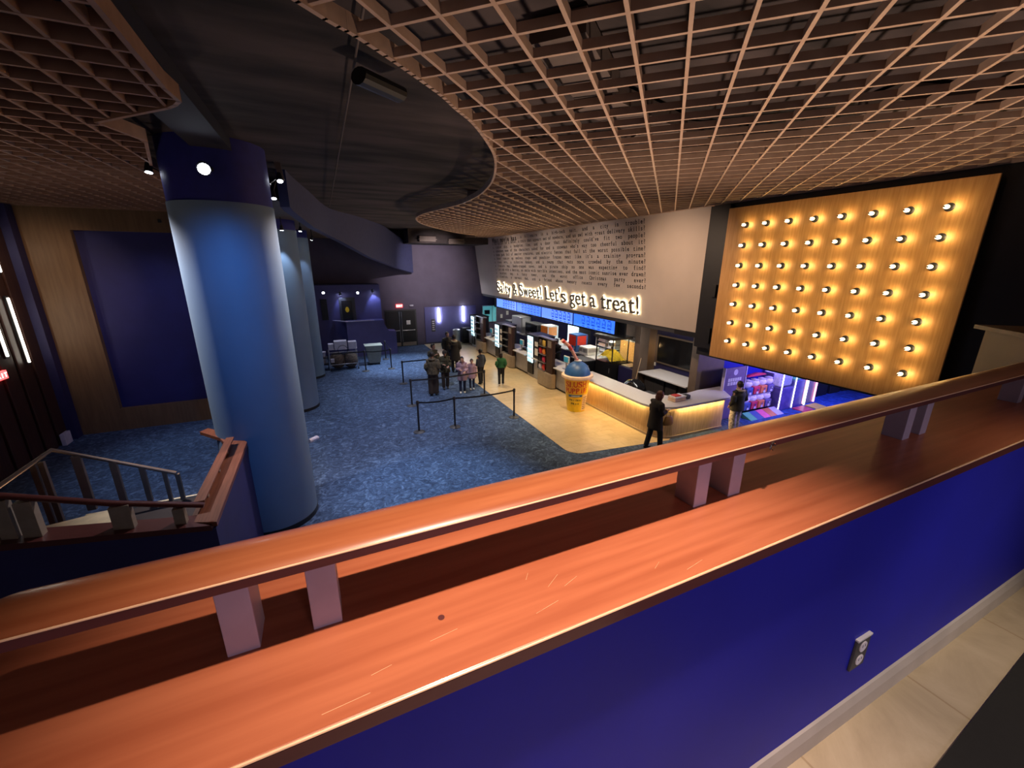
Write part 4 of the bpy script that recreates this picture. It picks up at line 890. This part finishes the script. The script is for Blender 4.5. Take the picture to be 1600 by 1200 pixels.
# menu boards
bd = [(13.05, 16.05), (16.1, 19.1), (19.15, 22.15), (22.2, 25.2)]
for i, (y0, y1) in enumerate(bd):
    o = thing('menu_board', 'blue glowing menu screen, ' + ('nearest the popcorn machine', 'second from the popcorn machine', 'third from the popcorn machine', 'farthest, by the teal window')[i], 'menu screen', (10.5, y0, 2.3), group='row of menu screens')
    mk('casing', box(BM(), 10.5, 10.62, y0, y1, 2.28, 2.86, .004), 'black', o)
    mk('screen', box(BM(), 10.485, 10.5, y0+.03, y1-.03, 2.31, 2.83), 'screen_pale' if i in (1, 3) else 'screen_blue', o)
    b = BM(); random.seed(20+i); ny = 7
    for k_ in range(ny):
        y = y0+.22+k_*(y1-y0-.4)/ny
        if k_ in ((5, 6) if i % 2 else (6,)): continue
        for (dy, dz, w_, h_) in ((0, 0, .24, .06), (0, .1, .05, .2), (.19, .1, .05, .12), (.05, .3, .18, .06), (.08, .14, .09, .05), (0, -.1, .2, .035)):
            box(b, 10.478, 10.486, y+dy, y+dy+w_*random.uniform(.7, 1), 2.44+dz, 2.44+dz+h_)
    mk('menu_items', b, 'screen_dark', o)['kind'] = 'stuff'
# recess behind the bar
rc = thing('bar_back_counter', 'pale stone back counter under the dark framed window', 'counter', (11.4, 10.8, 0))
mk('countertop', box(BM(), 10.9, 12.0, 9.62, 11.96, .96, 1.0), 'counter_white', rc); mk('cabinet', box(BM(), 11.25, 12.18, 9.62, 11.96, .012, .96), 'black', rc)
b = BM(); [box(b, 11.2, 11.25, y, y+.5, .15, .85, .01) for y in (9.7, 10.3, 10.9, 11.4)]; mk('cabinet_door', b, 'dark_grey', rc)
fw_ = thing('window_2', None, None, (12.2, 11.4, 1.2), kind='structure')
b = BM(); y0, y1, z0, z1 = 10.6, 12.35, 1.22, 2.24
box(b, 12.14, 12.2, y0-.06, y1+.06, z0-.06, z0); box(b, 12.14, 12.2, y0-.06, y1+.06, z1, z1+.06); box(b, 12.14, 12.2, y0-.06, y0, z0, z1); box(b, 12.14, 12.2, y1, y1+.06, z0, z1)
mk('window_frame', b, 'brown_wall', fw_); mk('dark_glass', box(BM(), 12.18, 12.2, y0, y1, z0, z1), 'black_gloss', fw_)
mk('light_switch', box(BM(), 12.17, 12.2, 12.4, 12.48, 1.0, 1.14, .004), 'white', label='white switch plate beside the dark framed window', cat='switch')
b = BM(); ball(b, (10.2, 11.35, .5), (.42, .5, .42), 20)
for v in b.verts: v.co += Vector((math.sin(v.co.z*17)*.02, math.sin(v.co.x*15)*.03, math.sin(v.co.y*19)*.02))
mk('rubbish_bag', b, 'black_gloss', label='shiny black rubbish bag on a crate behind the bar', cat='bag', smooth=True)
b = BM(); tube(b, [(10.65, 11.95, .02), (10.88, 11.85, 1.55)], .014, 8)
bm_ = thing('broom', 'pale broom leaning against the brown post', 'broom', (10.65, 11.95, .0)); mk('stick', b, 'oak', bm_); mk('brush', box(BM(), 10.55, 10.75, 11.88, 12.0, .014, .12, .01), 'black', bm_)
for i, (x, y, h) in enumerate([(9.9, 9.9, .7), (10.4, 9.75, .55), (10.1, 10.5, .62)]):
    o = thing('storage_crate', ['black crate below the bar, closest to the bar corner', 'low black crate by the brown corner panel', 'black crate beside the rubbish bag'][i], 'crate', (x, y, .012))
    mk('body', box(BM(), x-.22, x+.22, y-.2, y+.2, .012, h, .015), 'black', o); mk('rim', box(BM(), x-.235, x+.235, y-.215, y+.215, h, h+.03, .005), 'dark_grey', o)
# red trays on the bar
for i in range(4):
    x, y = 9.45+.015*(i % 2), 8.62; z = 1.05+.038*i
    b = BM(); box(b, x-.22, x+.22, y-.15, y+.15, z, z+.036, .01)
    mk('food_tray', b, 'cup_cream' if i < 3 else 'white', label=['lowest', 'second', 'third', 'topmost'][i]+' tray of the stack on the bar corner', cat='tray', group='trays on the bar corner')
b = BM(); box(b, 9.28, 9.52, 8.52, 8.72, 1.204, 1.225, .006); mk('red_napkin', b, 'red', label='bright red folded cloth on top of the tray stack', cat='cloth')
b = BM(); box(b, 9.78, 9.95, 8.55, 8.75, 1.05, 1.17, .02); mk('card_reader', b, 'black', label='small dark card reader beside the tray stack on the bar', cat='card reader')

# ------------------------------------------------------------------ giant drink cup
CX, CY = 7.86, 11.62
cup = thing('giant_cup', 'giant yellow frozen drink cup with a blue dome and bent straw by the bar', 'display cup', (CX, CY, 0.006))
def rz(z): return .31+.14*z/1.2
mk('cup_body', lathe(BM(), [(.27, .006), (.31, .01), (.31, .04), (rz(1.22), 1.22)], (CX, CY, 0), 48), 'cup_yellow', cup, smooth=True)
mk('rim', lathe(BM(), [(.44, 1.2), (.52, 1.2), (.555, 1.25), (.545, 1.31), (.50, 1.335), (.42, 1.32)], (CX, CY, 0), 48), 'cup_cream', cup, smooth=True)
mk('ice_dome', lathe(BM(), [(.45*math.cos(a), 1.31+.46*math.sin(a)) for a in [PI/2*i/12 for i in range(13)]], (CX, CY, 0), 48), 'cup_blue', cup, smooth=True)
p0 = Vector((CX, CY, 1.74)); p1 = at_y(894, 548, CY); p2 = at_y(890, 541, CY); p3 = at_y(878.5, 531.5, CY)
mk('straw', tube(BM(), [p0, p1, p2, p3], .055, 14), 'cup_pink', cup, smooth=True)
for a, c_ in ((p0, p0+(p1-p0)*.25), (p1+(p1-p2)*-.3, p2+(p3-p2)*.12), (p2+(p3-p2)*.72, p2+(p3-p2)*.95)):
    mk('straw_band', cyl(BM(), a, c_, .062, 14), 'red', cup, smooth=True)
mk('straw_opening', lathe(BM(), [(.10, 1.70), (.13, 1.80), (.10, 1.82)], (CX, CY, 0), 18), 'cup_pale', cup, smooth=True)
A0 = math.atan2(-CY, -CX)
def cup_text(s, z, h, span, m_, a_off=0, name='lettering', out=.006, sk=0):
    acc = ([], []); n = len(s)
    for i, ch in enumerate(s):
        vs, fs = glyph(ch); 
        if not vs: continue
        xs = [v.x for v in vs]; w = max(xs)-min(xs); mid = (max(xs)+min(xs))/2; cw = span/n; k0 = len(acc[0]); sx = cw*(.95 if ch not in 'iI' else .5)/w
        for v in vs:
            u = -span/2+(i+.5)*cw+(v.x-mid)*sx; zz = z+v.y*h/.73+sk*u; r = rz(zz)+out; a = A0+a_off+u/r
            acc[0].append(Vector((CX+r*math.cos(a), CY+r*math.sin(a), zz)))
        acc[1].extend(tuple(q_+k0 for q_ in f) for f in fs)
    mk(name, acc, m_, cup)
def cup_patch(a0, a1, z0, z1, m_, name, out=.003, n=14, sk=0):
    vs, fs = [], []
    for i in range(n+1):
        a = a0+(a1-a0)*i/n
        for z in (z0, z1): zz = z+sk*(a)*.38; r = rz(zz)+out; vs.append(Vector((CX+r*math.cos(A0+a), CY+r*math.sin(A0+a), zz)))
    for i in range(n): fs.append((2*i, 2*i+2, 2*i+3, 2*i+1))
    mk(name, (vs, fs), m_, cup)
cup_patch(-1.15, .98, .68, 1.19, 'cup_orange', 'orange_band')
cup_patch(.62, 1.3, .06, .66, 'cup_cream', 'nutrition_panel')
b_ = ([], [])
for k_ in range(7): cup_patch(.70, 1.2, .12+.07*k_, .145+.07*k_, 'dark_grey', 'printed_line', .005)
cup_text('SLUSH', .94, .21, .80, 'cup_red', -.08, sk=.06); cup_text('PUPPiE', .72, .19, .84, 'cup_red', -.08, sk=.06)
cup_patch(-.75, .55, .575, .66, 'cup_blue', 'blue_banner', .004, sk=.05)
cup_patch(-.45, .30, .60, .625, 'cup_pale', 'banner_writing', .007, sk=.05)
cup_text('PRIZES', .43, .06, .42, 'letter_black', -.1); cup_text('PRIX', .29, .07, .30, 'letter_black', -.1); cup_patch(-.42, .2, .225, .245, 'cup_orange', 'small_writing', .005); cup_patch(-.32, .1, .505, .52, 'cup_orange', 'small_writing', .005)

# ------------------------------------------------------------------ arcade corner
ps = thing('poster_stand', 'purple poster sign with white block lettering behind the person in the dark jacket', 'sign', (12.05, 8.75, 0))
mk('board', box(BM(), 11.56, 12.56, 8.72, 8.78, .02, 1.78, .01), 'purple_sign', ps)
mk('frame', (lambda b: (box(b, 11.54, 11.57, 8.70, 8.8, 0, 1.8), box(b, 12.55, 12.58, 8.70, 8.8, 0, 1.8), b)[2])(BM()), 'lilac', ps)
b = BM(); bmesh.ops.create_circle(b, cap_ends=True, radius=.1, segments=24, matrix=Matrix.Translation((12.06, 8.715, 1.62)) @ Matrix.Rotation(PI/2, 4, 'X')); mk('round_logo', b, 'lilac', ps)
b = BM()
for r, n in ((0, 6), (1, 5)):
    for k_ in range(n): box(b, 11.74+k_*.64/n, 11.74+(k_+.82)*.64/n, 8.712, 8.72, 1.32-.13*r, 1.43-.13*r, .004)
mk('block_lettering', b, 'plastic_white', ps)
gs = thing('gumball_stand', 'two-tier steel stand holding the gumball machines', 'stand', (13.4, 8.85, 0))
b = BM()
for x in (12.66, 14.1): box(b, x-.02, x+.02, 8.75, 9.1, 0, 1.35)
for z in (.2, .74): box(b, 12.66, 14.1, 8.7, 9.1, z-.03, z)
mk('frame', b, 'purple_cab', gs)
b = BM(); prism_y(b, [(12.85, 1.32), (13.0, 1.38), (13.4, 1.42), (13.75, 1.38), (13.85, 1.32)], 8.85, 8.95); mk('red_header', b, 'gum_red', gs)
gcol = ['gum_blue', 'gum_red', 'gum_orange', 'purple_cab']; g0 = {}
gname = ['navy', 'red', 'orange', 'purple']
for t_ in range(2):
    for i in range(4):
        x, z = 12.84+.36*i, (.2, .74)[t_]
        lb = f"{gname[i]} gumball machine on the {'lower' if t_ == 0 else 'upper'} tier of the stand"
        if t_ == 0:
            o = thing('gumball_machine', lb, 'vending machine', (x, 8.8, z), group='gumball machines on the two-tier stand'); g0[i] = o
            mk('body', box(BM(), x-.16, x+.16, 8.66, 8.95, z, z+.26, .02), gcol[i], o)
            b = BM(); ball(b, (x, 8.80, z+.37), (.155, .15, .125), 14); mk('globe', b, 'toy_violet', o, smooth=True)
            mk('lid', lathe(BM(), [(.12, z+.47), (.13, z+.49), (.05, z+.52)], (x, 8.80, 0), 16), 'plastic_white', o)
            b = BM(); [lathe(b, [(.001, 0), (.035, 0), (.035, .03), (.001, .03)], (0, 0, 0), 12)]; bmesh.ops.transform(b, matrix=Matrix.Translation((x, 8.66, z+.16)) @ Matrix.Rotation(PI/2, 4, 'X'), verts=b.verts[:]); mk('coin_knob', b, 'chrome', o)
            mk('chute', box(BM(), x-.05, x+.05, 8.64, 8.66, z+.02, z+.09), 'plastic_white', o)
        else: dup(g0[i], (x, 8.8, z), lb)
mats_ = [('green', 'green'), ('gum_blue', 'blue'), ('pink', 'pink'), ('gum_orange', 'orange'), ('lilac', 'lilac')]
for i, (m_, n_) in enumerate(mats_):
    x = 12.55+i*.34; b = BM(); prism_x(b, [(8.25, .008), (8.62, .008), (8.62, .16)], x, x+.33)
    mk('floor_ramp', b, m_, label=f'{n_} sloping floor piece at the foot of the gumball stand', cat='ramp', group='coloured slopes under the gumball stand')
cab = thing('claw_machine', 'big purple-lit claw machine with toys behind glass', 'claw machine', (14.55, 8.9, 0))
mk('cabinet', box(BM(), 14.22, 15.0, 8.5, 9.2, .01, .85, .02), 'purple_cab', cab)
mk('toys', box(BM(), 14.3, 14.95, 8.58, 9.15, .86, 1.25, .08), 'toy_violet', cab)['kind'] = 'stuff'
mk('canopy', box(BM(), 14.22, 15.0, 8.5, 9.2, 1.85, 2.1, .02), 'toy_violet', cab)
mk('back_panel', box(BM(), 14.24, 14.98, 9.12, 9.18, .86, 1.85), 'toy_violet', cab)
mk('glass_pane', box(BM(), 14.26, 14.96, 8.51, 8.518, .86, 1.85), 'glass', cab)
for x in (14.24, 14.98): mk('corner_light', box(BM(), x-.012, x+.012, 8.47, 8.5, .05, 2.05), 'white_led', cab)
c2 = thing('prize_machine', 'narrow prize machine with a teal-lit prize bowl beside the claw machine', 'arcade machine', (15.4, 8.9, 0))
mk('cabinet', box(BM(), 15.08, 15.68, 8.55, 9.2, .01, 1.0, .02), 'purple_cab', c2)
b = BM(); ball(b, (15.38, 8.75, 1.15), (.27, .22, .16), 16); mk('prize_bowl', b, 'teal_room', c2, smooth=True)
mk('upper_case', box(BM(), 15.1, 15.66, 8.9, 9.2, 1.3, 2.0, .02), 'toy_violet', c2)
mk('corner_light', box(BM(), 15.68, 15.72, 8.46, 8.5, .05, 2.0), 'white_led', c2)
c3_ = thing('basketball_machine', 'pink-edged orange arcade machine with a white-lit top', 'arcade machine', (16.1, 8.9, 0))
mk('cabinet', box(BM(), 15.8, 16.4, 8.6, 9.2, .01, 1.15, .02), 'beige_metal', c3_)
for x in (15.79, 16.42): mk('pink_light', box(BM(), x-.02, x+.02, 8.55, 8.6, .05, 1.2), 'pink_led', c3_)
b = BM(); ball(b, (16.1, 8.8, 1.28), (.28, .22, .14), 16); mk('lit_top', b, 'lilac', c3_, smooth=True)
mk('upper_case', box(BM(), 15.85, 16.35, 8.95, 9.2, 1.4, 2.0, .02), 'toy_violet', c3_)
lamp('arcade_machine_light', 'POINT', (16.1, 8.5, 1.5), 5, (.9, .95, 1), None, .06)
for x0, m_, lb in ((15.0, 'gum_red', 'dark red floor mat in front of the prize machine'), (15.75, 'yellow_mat', 'yellow floor mat in front of the pink-edged machine')):
    b = BM(); prism_x(b, [(8.05, .008), (8.45, .008), (8.45, .05), (8.1, .03)], x0, x0+.6); mk('floor_mat', b, m_, label=lb, cat='mat')
for i in range(3):
    x = 17.6+i*.9; o = thing('arcade_cabinet', ['white-topped arcade cabinet past the pink-edged machine', 'arcade cabinet second past the pink-edged machine', 'last arcade cabinet along the arcade wall'][i], 'arcade machine', (x, 9.0, 0), group='arcade cabinets along the wall')
    mk('cabinet', box(BM(), x-.35, x+.35, 8.95, 9.25, .01, 1.0, .02), 'black', o); mk('display', box(BM(), x-.3, x+.3, 8.93, 8.95, 1.05, 1.5), 'toy_violet', o); mk('back_board', box(BM(), x-.35, x+.35, 9.0, 9.25, 1.0, 1.7), 'black', o)

# ------------------------------------------------------------------ people
def remeshed(bm, voxel, mats, name):
    me = bpy.data.meshes.new('t'); bmesh.ops.recalc_face_normals(bm, faces=bm.faces[:]); bm.to_mesh(me); bm.free()
    o = bpy.data.objects.new('t', me); COL.objects.link(o); md = o.modifiers.new('r', 'REMESH'); md.mode = 'VOXEL'; md.voxel_size = voxel
    sm = o.modifiers.new('s', 'SMOOTH'); sm.factor = .6; sm.iterations = 3
    out = bpy.data.meshes.new_from_object(o.evaluated_get(bpy.context.evaluated_depsgraph_get())); bpy.data.objects.remove(o); out.name = name
    return out
def hand(b, w, d, side, curl=.5):
    """palm and five separate fingers at wrist w, pointing along d; side = +1/-1 puts the thumb"""
    d = d.normalized(); s = d.cross(Vector((0, 0, 1))); s = s.normalized() if s.length > .2 else Vector((1, 0, 0)); n = s.cross(d)
    if side < 0: s = -s
    tube(b, [w-d*.01, w+d*.04, w+d*.085], [(.024, .017), (.038, .015), (.036, .012)], 10, ref=s)
    for k_, (o_, L_) in enumerate(((-.028, .062), (-.010, .075), (.009, .072), (.027, .055))):
        a = w+d*.08+s*o_; m1 = a+d*L_*.5-n*L_*.12*curl; m2 = a+d*L_*(.95-.2*curl)-n*L_*.5*curl
        tube(b, [a, m1, m2], [.0085, .008, .006], 6)
    a = w+d*.03-s*.03; tube(b, [a, a-s*.025+d*.025-n*.01, a-s*.03+d*.055-n*.02], [.010, .009, .007], 6)
def person(label, pos, face, h, top, legs, shoes, hair='hair_dark', arms='down', coat_len=.80, step=.0, tilt=0, hood=None, hairlen=0, bulk=1, loose=1.0, hat=None, collar=None, slim=1, group=None):
    s = h/1.72; f = Vector((face[0], face[1])).normalized(); rot = math.atan2(-f.x, f.y)
    o = thing('person', label, 'person', (pos[0], pos[1], pos[2] if len(pos) > 2 else .006), rot, group)
    V = lambda x, y, z: Vector((x*s, y*s, z*s))
    hz = .92; lf, rf = (.09, step, .07), (-.09, -step, .07)
    hips = {1: V(.09, 0, hz), -1: V(-.09, 0, hz)}; ank = {1: V(*lf), -1: V(*rf)}
    knee = {k_: V(.095*k_, (.55*step*k_ + .03), .50) for k_ in (1, -1)}
    sh = {k_: V(.175*k_*bulk**.5, -.005, 1.37) for k_ in (1, -1)}
    if arms == 'down': el = {k_: V(.235*k_, -.03, 1.13) for k_ in (1, -1)}; wr = {k_: V(.24*k_, .05, .89) for k_ in (1, -1)}
    elif arms == 'phone': el = {k_: V(.23*k_, -.0, 1.12) for k_ in (1, -1)}; wr = {1: V(.10, .24, 1.14), -1: V(-.13, .22, 1.05)}
    elif arms == 'chest': el = {k_: V(.24*k_, .04, 1.14) for k_ in (1, -1)}; wr = {1: V(.06, .2, 1.27), -1: V(-.12, .22, 1.0)}
    elif arms == 'pockets': el = {k_: V(.25*k_, -.05, 1.12) for k_ in (1, -1)}; wr = {k_: V(.20*k_, .09, .92) for k_ in (1, -1)}
    elif arms == 'reach': el = {k_: V(.25*k_, .05, 1.15) for k_ in (1, -1)}; wr = {k_: V(.17*k_, .30, 1.10) for k_ in (1, -1)}
    hc = V(0, .03+.05*tilt, 1.60-.01*tilt)
    b = BM()
    tube(b, [V(0, -.01, .88), V(0, 0, 1.0), V(0, 0, 1.12), V(0, 0, 1.3), V(0, -.01, 1.42), V(0, 0, 1.46)], [(.15*s, .10*s), (.16*s, .11*s), (.13*s, .10*s), (.16*s, .11*s), (.13*s, .08*s), (.06*s, .06*s)], 14, ref=(1, 0, 0))
    tube(b, [V(0, -.005, 1.42), V(0, .01, 1.5), hc], [.056*s, .05*s, .05*s], 10)
    tube(b, [hc+V(0, -.005, -.105), hc+V(0, .02, -.085), hc+V(0, .012, -.03), hc+V(0, 0, .03), hc+V(0, -.01, .085), hc+V(0, -.01, .12)], [(.03*s, .035*s), (.052*s, .07*s), (.07*s, .09*s), (.076*s, .098*s), (.062*s, .08*s), (.02*s, .03*s)], 16, ref=(1, 0, 0))
    for k_ in (1, -1):
        tube(b, [hips[k_], knee[k_], ank[k_]], [.08*s, .055*s, .038*s], 10); tube(b, [sh[k_], el[k_], wr[k_]], [.038*s, .033*s, .024*s], 10)
    me = remeshed(b, .02, None, 'body')
    # fine features joined into the same mesh: nose, ears, lips, eyes, hands
    b = BM(); b.from_mesh(me)
    tube(b, [hc+V(0, .085, .01), hc+V(0, .105, -.02), hc+V(0, .112, -.035), hc+V(0, .09, -.042)], [.006*s, .012*s, .014*s, .01*s], 8)
    for k_ in (1, -1): ball(b, hc+V(.076*k_, -.005, -.01), (.012*s, .02*s, .03*s), 8)
    tube(b, [hc+V(-.025, .082, -.066), hc+V(0, .092, -.064), hc+V(.025, .082, -.066)], [.004*s, .008*s, .004*s], 6)
    for k_ in (1, -1): hand(b, wr[k_], wr[k_]-el[k_], k_, .9 if arms in ('phone', 'chest') else .5)
    n0 = len(b.faces)
    for k_ in (1, -1): ball(b, hc+V(.03*k_, .083, .005), (.012*s, .007*s, .008*s), 8)
    b.faces.ensure_lookup_table()
    for fc in b.faces[n0:]: fc.material_index = 1
    b.to_mesh(me); b.free(); bpy.data.meshes.remove(bpy.data.meshes.new('x'))
    for m_ in ('skin', 'hair_dark'): me.materials.append(M[m_])
    for p_ in me.polygons: p_.use_smooth = True
    body = bpy.data.objects.new('body', me); COL.objects.link(body); body.parent = o; WM[body.name] = WM[o.name]
    def child(name, me_, m_):
        me_.materials.append(M[m_])
        for p_ in me_.polygons: p_.use_smooth = True
        c_ = bpy.data.objects.new(name, me_); COL.objects.link(c_); c_.parent = o; WM[c_.name] = WM[o.name]; return c_
    # trousers
    b = BM()
    tube(b, [V(0, 0, .84), V(0, 0, .95), V(0, 0, 1.05)], [(.15*s, .115*s), (.165*s, .12*s), (.15*s, .11*s)], 14, ref=(1, 0, 0))
    for k_ in (1, -1): tube(b, [hips[k_], knee[k_], ank[k_]+V(0, 0, .0)], [.108*s*slim, .082*s*slim*loose, .072*s*slim*loose], 12)
    child('trousers', remeshed(b, .02, None, 'trousers'), legs)
    for k_ in (1, -1):
        b = BM(); a = ank[k_]; tube(b, [a+V(0, -.06, -.025), a+V(0, 0, -.02), a+V(0, .09, -.035), a+V(0, .16, -.045)], [(.03*s, .035*s), (.042*s, .05*s), (.045*s, .035*s), (.03*s, .02*s)], 10, ref=(1, 0, 0))
        me_ = bpy.data.meshes.new('shoe'); bmesh.ops.recalc_face_normals(b, faces=b.faces[:]); b.to_mesh(me_); b.free(); child('shoe', me_, shoes)
    # coat or top
    g = bulk; b = BM(); cl = coat_len
    pts = [V(0, 0, cl), V(0, 0, cl+.02), V(0, 0, 1.0), V(0, 0, 1.14), V(0, 0, 1.3), V(0, -.01, 1.41), V(0, -.005, 1.47)]
    fl = 1+(.98-cl)*.45
    tube(b, pts, [(.165*s*g*fl, .13*s*g*fl), (.185*s*g*fl, .15*s*g*fl), (.18*s*g, .145*s*g), (.165*s*g, .14*s*g), (.185*s*g, .145*s*g), (.135*s*g, .10*s*g), (.07*s, .07*s)], 18, ref=(1, 0, 0))
    for k_ in (1, -1):
        e_, w_ = el[k_], wr[k_]+(el[k_]-wr[k_])*.08; tube(b, [V(.07*k_, -.005, 1.42), sh[k_], (sh[k_]+e_)/2, e_, w_], [.05*s*g, .078*s*g, .078*s*g, .072*s*g, .056*s*g], 12)
    child('coat' if cl < .9 else 'top', remeshed(b, .02, None, 'coat'), top)
    if hood:
        b = BM(); tube(b, [V(.105*math.cos(a), -.035+.10*math.sin(a), 1.455+.02*math.sin(a)) for a in [i*2*PI/16 for i in range(17)]], [.042*s]*17, 8); child('hood_trim' if hood == 'fur' else 'hood', remeshed(b, .018, None, 'hood'), hood)
    # hair: shell over the back and crown
    b = BM(); vs = ball(b, hc+V(0, -.018, .025), (.092*s, .108*s, .112*s), 20)
    for v in list(b.verts):
        q_ = v.co-hc
        if q_.y > .045*s and q_.z < .055*s: v.co += Vector((0, -(q_.y-.03*s), 0))
        if q_.z < -.03*s: v.co.z = hc.z-.05*s-(hairlen*s if q_.y < .02*s else 0)*min(1, (-q_.z/s-.03)/.05)
    if hairlen > .03:
        tube(b, [hc+V(0, -.05, .06), hc+V(0, -.085, -.04), hc+V(0, -.085, -.10), hc+V(.01, -.095, -.10-hairlen*.6), hc+V(.015, -.10, -.10-hairlen)], [(.075*s, .05*s), (.088*s, .06*s), (.08*s, .05*s), (.06*s, .035*s), (.02*s, .012*s)], 14, ref=(1, 0, 0))
    me_ = bpy.data.meshes.new('hair'); bmesh.ops.recalc_face_normals(b, faces=b.faces[:]); b.to_mesh(me_); b.free(); child('hair', me_, hair)
    if hat:
        b = BM(); ball(b, hc+V(0, -.012, .05), (.1*s, .115*s, .095*s), 18); tube(b, [hc+V(0, .06, .05), hc+V(0, .14, .04)], [(.075*s, .012*s), (.05*s, .008*s)], 10, ref=(1, 0, 0))
        me_ = bpy.data.meshes.new('cap'); b.to_mesh(me_); b.free(); child('cap', me_, hat)
    M0 = WM[o.name]; return o, (lambda v: M0 @ v), wr, s
o, W, wr, s = person('person in a long black coat walking beside the bar looking at a phone', (8.05, 7.98), (1, -.12), 1.70, 'coat_black', 'trousers_black', 'black', 'hair_brown', 'phone', .62, .17, 1, hairlen=.2, bulk=1.16)
p = W(wr[1]+Vector((-.0, .10, .03))); b = BM(); box(b, p.x-.04, p.x+.04, p.y-.04, p.y+.04, p.z, p.z+.014, .003); mk('phone', b, 'plastic_white', label='pale phone held by the person in the long black coat', cat='phone')
hb = thing('handbag', 'tan leather handbag carried by the person in the black coat', 'bag', (8.33, 7.80, .74))
mk('bag_body', tube(BM(), [(8.33, 7.8, .74), (8.33, 7.8, .80), (8.33, 7.8, .93), (8.33, 7.8, 1.0)], [(.15, .06), (.17, .08), (.14, .07), (.10, .03)], 16, ref=(1, 0, 0)), 'leather_tan', hb, smooth=True)
mk('strap', tube(BM(), [(8.25, 7.8, .98), (8.24, 7.8, 1.08), (8.30, 7.8, 1.13), (8.38, 7.8, 1.08), (8.40, 7.8, .98)], .009, 8), 'leather_tan', hb, smooth=True)
person('person in a dark winter jacket and pale patterned pyjama trousers seen from behind', (11.17, 7.86), (.12, 1), 1.63, 'jacket_dark', 'pyjama', 'shoe_white', 'hair_dark', 'pockets', .76, .02, hood='fur', bulk=1.18, loose=1.35)
person('child in a green and dark top and black trousers standing on the tiles', (6.63, 15.5), (.5, 1), 1.42, 'green_top', 'trousers_black', 'shoe_white', 'hair_dark', 'pockets', .93, .05, hairlen=.05, slim=.9)
person('child in a blue-grey jacket standing near the edge of the carpet', (5.92, 16.05), (-.4, 1), 1.52, 'blue_grey', 'trousers_black', 'black', 'hair_dark', 'down', .86, .05)
person('person in a knee-length pink coat, dark trousers and white shoes', (4.80, 15.15), (-.35, -1), 1.50, 'coat_pink', 'denim', 'shoe_white', 'hair_dark', 'phone', .60, .03, 1, hood='coat_pink', hairlen=.06, bulk=1.08, slim=.85)
person('small child in pink pressed against the person in the pink coat', (5.30, 15.45), (-.2, -1), 1.30, 'coat_pink', 'denim', 'shoe_white', 'hair_dark', 'down', .62, .02, 1, bulk=1.05, slim=.85)
person('person in a camouflage jacket and brown trousers seen from behind', (3.66, 15.3), (.45, 1), 1.74, 'coat_camo', 'trousers_brown', 'black', 'hair_dark', 'pockets', .84, .05, hood='coat_camo', bulk=1.2, loose=1.4)
person('person in an olive patterned coat and dark hat looking down at a phone', (4.34, 16.0), (-.15, -1), 1.62, 'coat_olive', 'trousers_brown', 'black', 'hair_dark', 'phone', .74, .05, 1, hat='hair_dark', bulk=1.15)
person('person in a dark vest and olive sleeves behind the camouflage jacket', (4.08, 16.85), (.5, -1), 1.76, 'coat_olive', 'trousers_black', 'black', 'hair_dark', 'chest', .88, .03, bulk=1.12)
person('tall person in a black coat with a fur-trimmed hood seen from behind', (5.50, 18.45), (.15, 1), 1.78, 'coat_black', 'trousers_black', 'black', 'hair_dark', 'pockets', .55, .02, hood='fur', bulk=1.25)
person('person in black just beyond the tall black coat', (5.52, 19.7), (.2, -1), 1.74, 'coat_black', 'trousers_black', 'black', 'hair_dark', 'down', .7, .02, bulk=1.15)
person('concession worker in a black shirt and cap behind the counter', (9.62, 15.95, .012), (-1, -.35), 1.72, 'black', 'trousers_black', 'black', 'hair_dark', 'reach', .92, .02, 1, hat='black')
